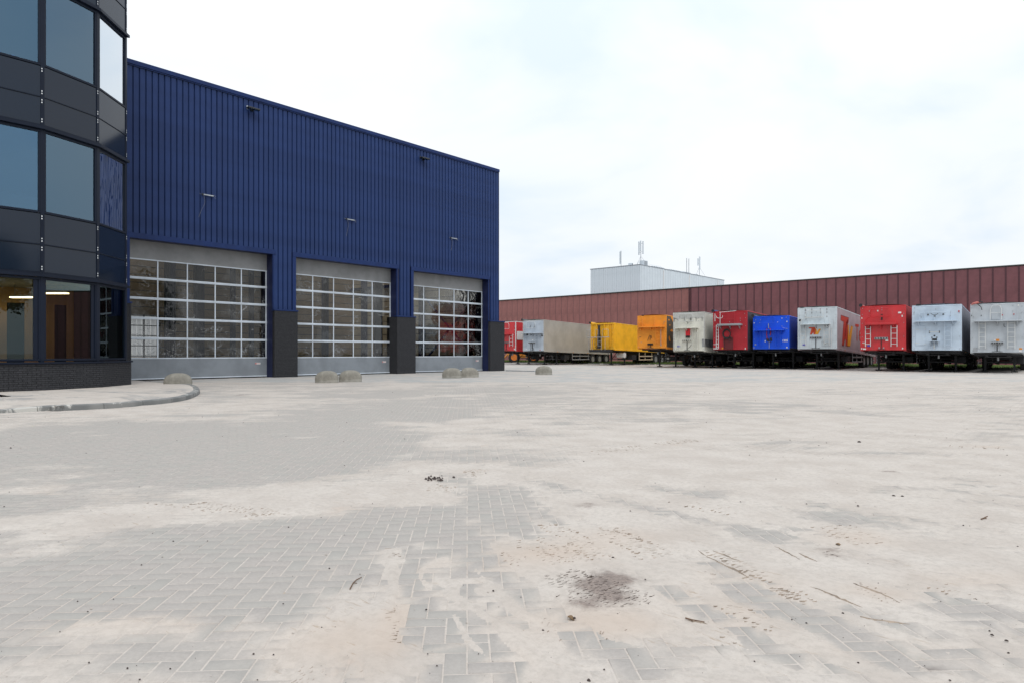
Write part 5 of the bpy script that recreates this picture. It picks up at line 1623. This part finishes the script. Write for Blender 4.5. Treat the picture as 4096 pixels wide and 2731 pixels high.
# deep red trailer
dt, sh6, X, Z, H = trailer("deep_red_box_trailer", -20.87, 47.93, 4.21, 1.38, M['dkred_p'], M['black_side'], "deep red trailer with coiled hose, white pipe hook and grainy dark side", rise=.33, top=M['dkred_p'], roll=M['tarp_blue'], tarp=M['tarp_cream'], guards='dark',
    fit=[('walk', 'galv', .17, .87, .655, .13), ('ladder', 'white_rail', .11, .175, .03, .64, 7), ('rail', 'white_rail', .025, [(.07, .73), (.07, .93)]), ('rail', 'white_rail', .022, [(.105, .87), (.12, .83), (.16, .81), (.26, .81), (.295, .83), (.30, .88)]), ('rail', 'white_rail', .022, [(.225, .66), (.225, .96)]), ('rail', 'white_rail', .02, [(.205, .96), (.70, .985)]), ('rail', 'dkred_p', .02, [(.65, .67), (.65, .97)]), ('rail', 'dkred_p', .014, [(.23, .78), (.65, .79)]),
         ('plate', 'locker_red', .33, .60, .01, .33, .05, "tool_locker"), ('coil', 'hose', .42, .40, .27, 4), ('hose', 'hose', .022, [(.34, .36), (.33, .2), (.35, .05)]), ('hose', 'hose', .022, [(.5, .36), (.56, .3), (.52, .22), (.46, .3)]), ('hose', 'dkred_p', .02, [(.62, .02), (.62, .30), (.56, .33)]), ('rail', 'white_rail', .02, [(.03, .135), (.17, .14)]), ('dot', 'label_white', .10, .03, .3, .08), ('dot', 'amber', .28, .04, .11, .13), ('dot', 'lens_w', .95, .03, .06, .12), ('dot', 'lens_w', .02, .03, .05, .12)])
# bright blue trailer
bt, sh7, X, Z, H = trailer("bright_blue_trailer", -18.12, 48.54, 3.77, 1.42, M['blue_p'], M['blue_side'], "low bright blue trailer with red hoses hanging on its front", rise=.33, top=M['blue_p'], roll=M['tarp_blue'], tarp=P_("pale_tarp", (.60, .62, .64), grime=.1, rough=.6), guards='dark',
    fit=[('walk', 'blue_p', .05, .90, .565, .05), ('ladder', 'blue_p', .13, .235, .08, .56, 4), ('ladder', 'blue_p', .645, .78, .08, .56, 4), ('loop', 'blue_p', .24, .63, .78, .97), ('hose', 'hose_r', .028, [(.40, .61), (.395, .5), (.40, .36), (.42, .30)]), ('hose', 'hose_r', .032, [(.48, .61), (.51, .56), (.50, .45), (.49, .40)]), ('rail', 'galv', .03, [(.45, .61), (.45, .76)]), ('dot', 'hose', .42, .28, .16, .16), ('dot', 'hose', .50, .30, .16, .20), ('dot', 'lens_w', .345, .24, .07, .12), ('hose', 'hose', .03, [(.38, .32), (.42, .24), (.50, .22), (.55, .26)]), ('rail', 'galv', .02, [(.47, .02), (.47, .22)]),
         ('dot', 'lens_w', .94, .81, .05, .09), ('dot', 'lens_w', .03, .79, .05, .09), ('dot', 'label_white', .81, .91, .1, .03), ('dot', 'label_white', .69, .80, .07, .03), ('dot', 'galv', .07, .14, .12, .08), ('dot', 'lens_w', .94, .05, .09, .09), ('dot', 'galv', .02, .04, .05, .09), ('rail', 'white_rail', .008, [(.83, .64), (.88, .61), (.96, .60)])])
text_mesh(bt, "fleet_number", M['label_white'], "1205", .20, Matrix.Translation((X(.81), -.0235, Z(.22))) @ Matrix.Rotation(rad(90), 4, 'X'), .004)
# white trailer with lettering
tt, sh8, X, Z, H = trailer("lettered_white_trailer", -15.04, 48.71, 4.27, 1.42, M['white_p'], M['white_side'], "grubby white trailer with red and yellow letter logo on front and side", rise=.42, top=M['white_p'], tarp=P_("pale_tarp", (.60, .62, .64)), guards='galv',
    fit=[('loop', 'white_rail', .22, .67, .74, .91), ('rail', 'white_rail', .02, [(.10, .58), (.10, .69), (.21, .75), (.66, .76)]), ('walk', 'white_p', .09, .84, .585, .05), ('ladder', 'white_rail', .09, .22, .06, .57, 5), ('ladder', 'white_rail', .69, .82, .08, .57, 5), ('rail', 'white_rail', .02, [(.84, .57), (.84, .65)]), ('rail', 'white_rail', .018, [(.875, .05), (.875, .50)]), ('rail', 'galv', .012, [(.63, .18), (.63, .07), (.86, .07), (.87, .18)]),
         ('conn', 'galv', .32, .62, .265), ('dot', 'blue_plate', .165, .105, .2, .11), ('dot', 'hose', .06, .69, .14, .12), ('dot', 'hose', .11, 1.0, .22, .08), ('hose', 'soot', .012, [(.66, .16), (.72, .11), (.76, .15), (.82, .13)]), ('hose', 'soot', .012, [(.33, .03), (.40, .02), (.5, .015), (.6, .03)])])
m = MB(); m.M = sh8
for q, w in ((.20, .09), (.365, .07), (.585, .07), (.75, .08)):
    for zz_, h_ in ((.93, .16), (.86, .12), (.76, .10)):
        m.box(X(q) - w/2, X(q) + w/2, -.026, -.0215, Z(zz_) - h_/2, Z(zz_) + h_/2)
m.build("rust_patch", M['galv'], tt)
LT = [(385, 632), (530, 632), (522, 660), (478, 660), (438, 778), (403, 778), (432, 660), (380, 657)]
LH = [(488, 670), (515, 672), (500, 735), (505, 778), (468, 778), (475, 748), (452, 748), (458, 730), (472, 730)]
LV = [(516, 668), (530, 668), (540, 728), (575, 670), (612, 670), (560, 776), (505, 778), (512, 735)]
fmF = lambda u, v, t_: (X(.295) + (u - 385) / 225 * .75, -.0205 - t_, Z(.515) - (v - 632) / 146 * .49)
fmS = lambda u, v, t_: (1.251 + t_, 1.15 + (u - 385) / 227 * 3.6, 3.74 - (v - 632) / 146 * 1.98 - .42 * (1.15 + (u - 385) / 227 * 3.6) / 10.5)
def grow(P, k):
    cx_ = sum(p[0] for p in P) / len(P); cy_ = sum(p[1] for p in P) / len(P)
    return [(cx_ + (a - cx_) * (1 + k) , cy_ + (b - cy_) * (1 + k)) for a, b in P]
for fm_, red, nm in ((fmF, M['logo_red'], "front_logo"), (fmS, M['logo_redS'], "side_logo")):
    for P in (LT, LH, LV): flat_poly(tt, nm, M['logo_edge'], grow(P, .05), fm_, .003)
    flat_poly(tt, nm, red, LT, fm_, .007); flat_poly(tt, nm, red, LH, fm_, .008); flat_poly(tt, nm, M['logo_yel'], LV, fm_, .009)
Ms = Matrix.Translation((1.262, 5.55, 2.05)) @ Matrix.Rotation(rad(90), 4, 'Z') @ Matrix.Rotation(rad(90), 4, 'X')
text_mesh(tt, "side_lettering", M['logo_redS'], "Te", 1.75, Ms @ Matrix.Diagonal((1.15, 1, 1, 1)), .015)
# red trailer with two ladders
trailer("two_ladder_red_trailer", -10.65, 47.14, 4.10, 1.32, M['red_p'], M['red_side'], "bright red trailer with two pale ladders and a grey coupling strip", rise=.38, top=M['red_p'], roll=M['tarp_red'], tarp=M['tarp_red'], guards='galv',
    fit=[('walk', 'red_p', .13, .82, .60, .13), ('ladder', 'white_rail', .12, .235, .075, .53, 4), ('ladder', 'white_rail', .69, .82, .075, .54, 4), ('rail', 'red_p', .018, [(.12, .56), (.12, .68), (.2, .74), (.66, .76)]), ('loop', 'red_p', .22, .66, .74, .92), ('conn', 'galv', .32, .62, .26),
         ('dot', 'blue_plate', .19, .10, .19, .10), ('dot', 'label_white', .59, .215, .16, .09), ('dot', 'label_white', .09, .03, .17, .09), ('dot', 'label_white', .87, .82, .17, .10), ('dot', 'lens_w', .03, .72, .05, .1), ('dot', 'lens_w', .925, .745, .06, .12), ('dot', 'lens_w', .93, .04, .06, .1), ('dot', 'lens_w', .025, .035, .05, .1), ('dot', 'amber', .09, .13, .12, .04), ('rail', 'white_rail', .02, [(.05, .165), (.12, .165)]), ('dot', 'lens_w', .39, .875, .08, .09), ('dot', 'hose', .48, .70, .09, .18), ('dot', 'hose', .48, .79, .12, .05), ('dot', 'galv', .42, .05, .06, .12), ('dot', 'galv', .52, .05, .06, .1)])
# clean pale trailer with hatch
wt_, sh10, X, Z, H = trailer("pale_blue_white_trailer", -7.78, 47.15, 4.01, 1.30, M['white2_p'], M['white2_side'], "clean bluish white trailer with a hatch and one ladder, second from the right", rise=.45, top=M['white2_p'], tarp=M['white2_p'], guards='dark',
    fit=[('rail', 'white2_p', .022, [(.14, .82), (.70, .825)]), ('loop', 'white2_p', .27, .68, .83, .965), ('walk', 'white2_p', .06, .92, .635, .05), ('ladder', 'white2_p', .67, .80, .07, .635, 6), ('rail', 'soot', .018, [(.39, .80), (.43, .775), (.46, .775), (.46, .72)]), ('rail', 'soot', .018, [(.54, .80), (.51, .775), (.48, .775), (.48, .72)]), ('rail', 'white2_p', .02, [(.15, .62), (.15, .84)]), ('rail', 'white2_p', .02, [(.27, .62), (.27, .84)]), ('rail', 'white2_p', .02, [(.47, .62), (.47, .72)]), ('rail', 'white2_p', .02, [(.80, .62), (.80, .86)]),
         ('rail', 'white_rail', .02, [(.36, .40), (.56, .40)]), ('dot', 'soot', .36, .40, .06, .13), ('dot', 'soot', .56, .40, .06, .13), ('dot', 'hose', .46, .235, .26, .13), ('dot', 'lens_w', .42, .23, .08, .09), ('dot', 'hose', .46, .315, .08, .09), ('dot', 'soot', .41, .28, .06, .08), ('dot', 'soot', .51, .28, .06, .08), ('walk', 'white2_p', .37, .56, .20, .03), ('rail', 'white_rail', .03, [(.46, .03), (.46, .18)]), ('rail', 'white2_p', .014, [(.37, .03), (.37, .18)]), ('rail', 'white2_p', .014, [(.55, .03), (.55, .18)]),
         ('dot', 'soot', .33, .78, .09, .09), ('dot', 'soot', .64, .78, .09, .09), ('dot', 'lens_r', .95, .835, .06, .11), ('dot', 'galv', .04, .84, .04, .08), ('dot', 'hose', .13, 1.005, .25, .10)])
hm = MB(); hm.M = sh10; hm.cbox(X(.07), X(.27), -.05, -.021, Z(.11), Z(.535), .012); hm = hm.build("hatch", M['white2_p'], wt_)
q = MB(); q.M = sh10
for zz_ in (.16, .455): q.box(X(.06), X(.14), -.065, -.051, Z(zz_), Z(zz_) + .03)
for zz_ in (.14, .30, .46): q.box(X(.25), X(.285), -.062, -.051, Z(zz_), Z(zz_) + .025)
q.build("hinge", M['white_rail'], hm)
# rightmost grey-white trailer
gt, sh11, X, Z, H = trailer("pale_grey_trailer", -4.86, 47.44, 3.98, 1.18, M['grey_p'], M['grey_p'], "pale grey trailer with two long ladders, cut off by the right edge", rise=.35, top=M['grey_p'], tarp=M['grey_p'], guards='galv',
    fit=[('walk', 'grey_p', .07, .96, .635, .05), ('ladder', 'white_rail', .165, .285, .08, .63, 6), ('ladder', 'white_rail', .70, .83, .07, .63, 6), ('rail', 'white_rail', .022, [(.38, .66), (.38, .87), (.41, .93), (.45, .95), (.52, .95), (.56, .93), (.585, .87), (.585, .66)]), ('rail', 'white_rail', .016, [(.38, .80), (.585, .80)]), ('plate', 'grey_p', .40, .56, .66, .79, .03, "access_plate"), ('conn', 'galv', .39, .62, .185), ('rail', 'galv', .016, [(.46, .03), (.46, .15), (.55, .15), (.55, .03)]), ('dot', 'galv', .42, .145, .08, .08), ('dot', 'galv', .55, .145, .08, .08),
         ('plate', 'amber', .48, .545, .225, .27, .006, "sticker"), ('plate', 'label_white', .445, .478, .245, .265, .006, "sticker"), ('plate', 'amber', .905, .96, .055, .09, .008, "sticker"), ('plate', 'label_white', .90, .96, .015, .045, .008, "sticker"), ('plate', 'galv', .055, .13, .02, .10, .02, "vent_grille"),
         ('dot', 'soot', .02, .755, .04, .08), ('dot', 'soot', .205, .75, .04, .08), ('dot', 'lens_r', .60, .75, .05, .07), ('dot', 'lens_r', .81, .76, .05, .07), ('dot', 'lens_w', .89, .935, .07, .08), ('rail', 'grey_p', .018, [(.88, .64), (.88, .92)]), ('hose', 'hose', .02, [(.14, .98), (.20, .93), (.22, .86)]), ('hose', 'hose', .03, [(.13, 1.02), (.19, 1.03), (.24, 1.02)]), ('hose', 'soot', .014, [(.63, .57), (.63, .52), (.66, .50)])])
m = MB(); m.M = sh11
m.tube([(-1.22, -.1, 3.90), (-1.12, -.14, 3.97), (-.95, -.12, 4.02), (-.75, -.05, 4.05)], [.02, .06, .07, .03], 7)
m.build("red_rag", M['tarp_red'], gt, smooth=True)

# yellow wheel loader chassis standing behind the left trailers
M['loader'] = painted("loader_orange_yellow", (.62, .26, .03), grime=.35, rough=.5, gcol=(.1, .07, .04), streak=False)
lw = wheel_meshes(.66, .50, True, M['rim_o'])
ld = empty("wheel_loader", (-51.45, 60.75, 0), rad(-49), label="orange-yellow wheel loader with big tyres, seen under the left trailers", cat="loader")
for x in (-.95, .95):
    for y in (-1.1, 1.1): wheel(ld, x, y, .66, lw)
MB().cbox(-.55, .55, -1.8, 1.8, .62, 1.15, .05).cbox(-.6, .6, .9, 2.0, 1.15, 1.7, .1).build("loader_body", M['loader'], ld)
MB().cbox(-.5, .5, -.7, .5, 1.16, 2.2, .08).build("cab", M['glass_low'], ld)
for x in (-.4, .4): MB().tube([(x, -.9, 1.25), (x, -1.9, 1.0), (x, -2.3, .5)], .09, 6).build("lift_arm", M['loader'], ld)
MB().cbox(-1.1, 1.1, -2.9, -2.3, .12, .8, .1).build("bucket", M['loader'], ld)

# ------------------------------------------------------------------ trees on the street side, mirrored in the tower glass
M['leafg'] = None
t = NT("tree_leaves")
oi = t.n("ShaderNodeObjectInfo").outputs['Random']
a = t.mix(t.ramp(t.noise(t.pos(False), 1.2, 3), .35, .65), (.035, .06, .018), (.07, .11, .03))
M['leafg'] = t.bsdf(a, .7, 0, .3)
M['bark'] = plain("bark", (.10, .08, .06), .9, var=.5)
rt = random.Random(4)
cv, cf = [], []
for q in range(150):
    an = rt.uniform(0, 6.28); el = math.asin(rt.uniform(-.7, 1)); rr = rt.uniform(.45, 1.0) ** .6
    c = Vector((math.cos(an) * math.cos(el) * 4.0 * rr, math.sin(an) * math.cos(el) * 4.0 * rr, 8.0 + math.sin(el) * 4.2 * rr))
    for w in range(42):
        p = c + Vector((rt.gauss(0, .45), rt.gauss(0, .45), rt.gauss(0, .35)))
        u = Vector((rt.gauss(0, 1), rt.gauss(0, 1), rt.gauss(0, 1))).normalized(); v = u.orthogonal().normalized()
        s_ = rt.uniform(.10, .2)
        b = len(cv); cv += [tuple(p - u * s_), tuple(p + v * s_ * .6), tuple(p + u * s_), tuple(p - v * s_ * .6)]; cf.append((b, b+1, b+2, b+3))
crown = D.meshes.new("crown"); crown.from_pydata(cv, [], cf); crown.materials.append(M['leafg'])
tk = MB()
tk.tube([(0, 0, -.1), (.05, .1, 2.5), (-.1, 0, 5), (0, .1, 9)], [.28, .22, .17, .06], 8)
for q in range(7):
    an = q * 2.3; tk.tube([(0, 0, 3.5 + q * .5), (math.cos(an) * 1.4, math.sin(an) * 1.4, 5.4 + q * .5), (math.cos(an) * 2.6, math.sin(an) * 2.6, 7 + q * .5)], [.12, .08, .03], 5)
trunk = tk.mesh("trunk", M['bark'], True)
TL = ["leafy street tree straight across from the tower", "leafy street tree across from the left workshop door", "large leafy street tree just behind the viewpoint", "leafy street tree across from the middle workshop door", "smallest leafy street tree, across from the right workshop door", "tallest leafy street tree, furthest back along the street"]
for q, (x, y, s_) in enumerate([(24, 6, 1.0), (25, 13.5, .9), (26, -3, 1.15), (27, 22, 1.0), (25, 32, .85), (29, -13, 1.2)]):
    r_ = empty("tree", (x, y, 0), q * 1.3, label=TL[q], cat="tree", group="street trees opposite the tower")
    r_.scale = (s_, s_, s_)
    inst("trunk", trunk, r_); inst("crown", crown, r_)
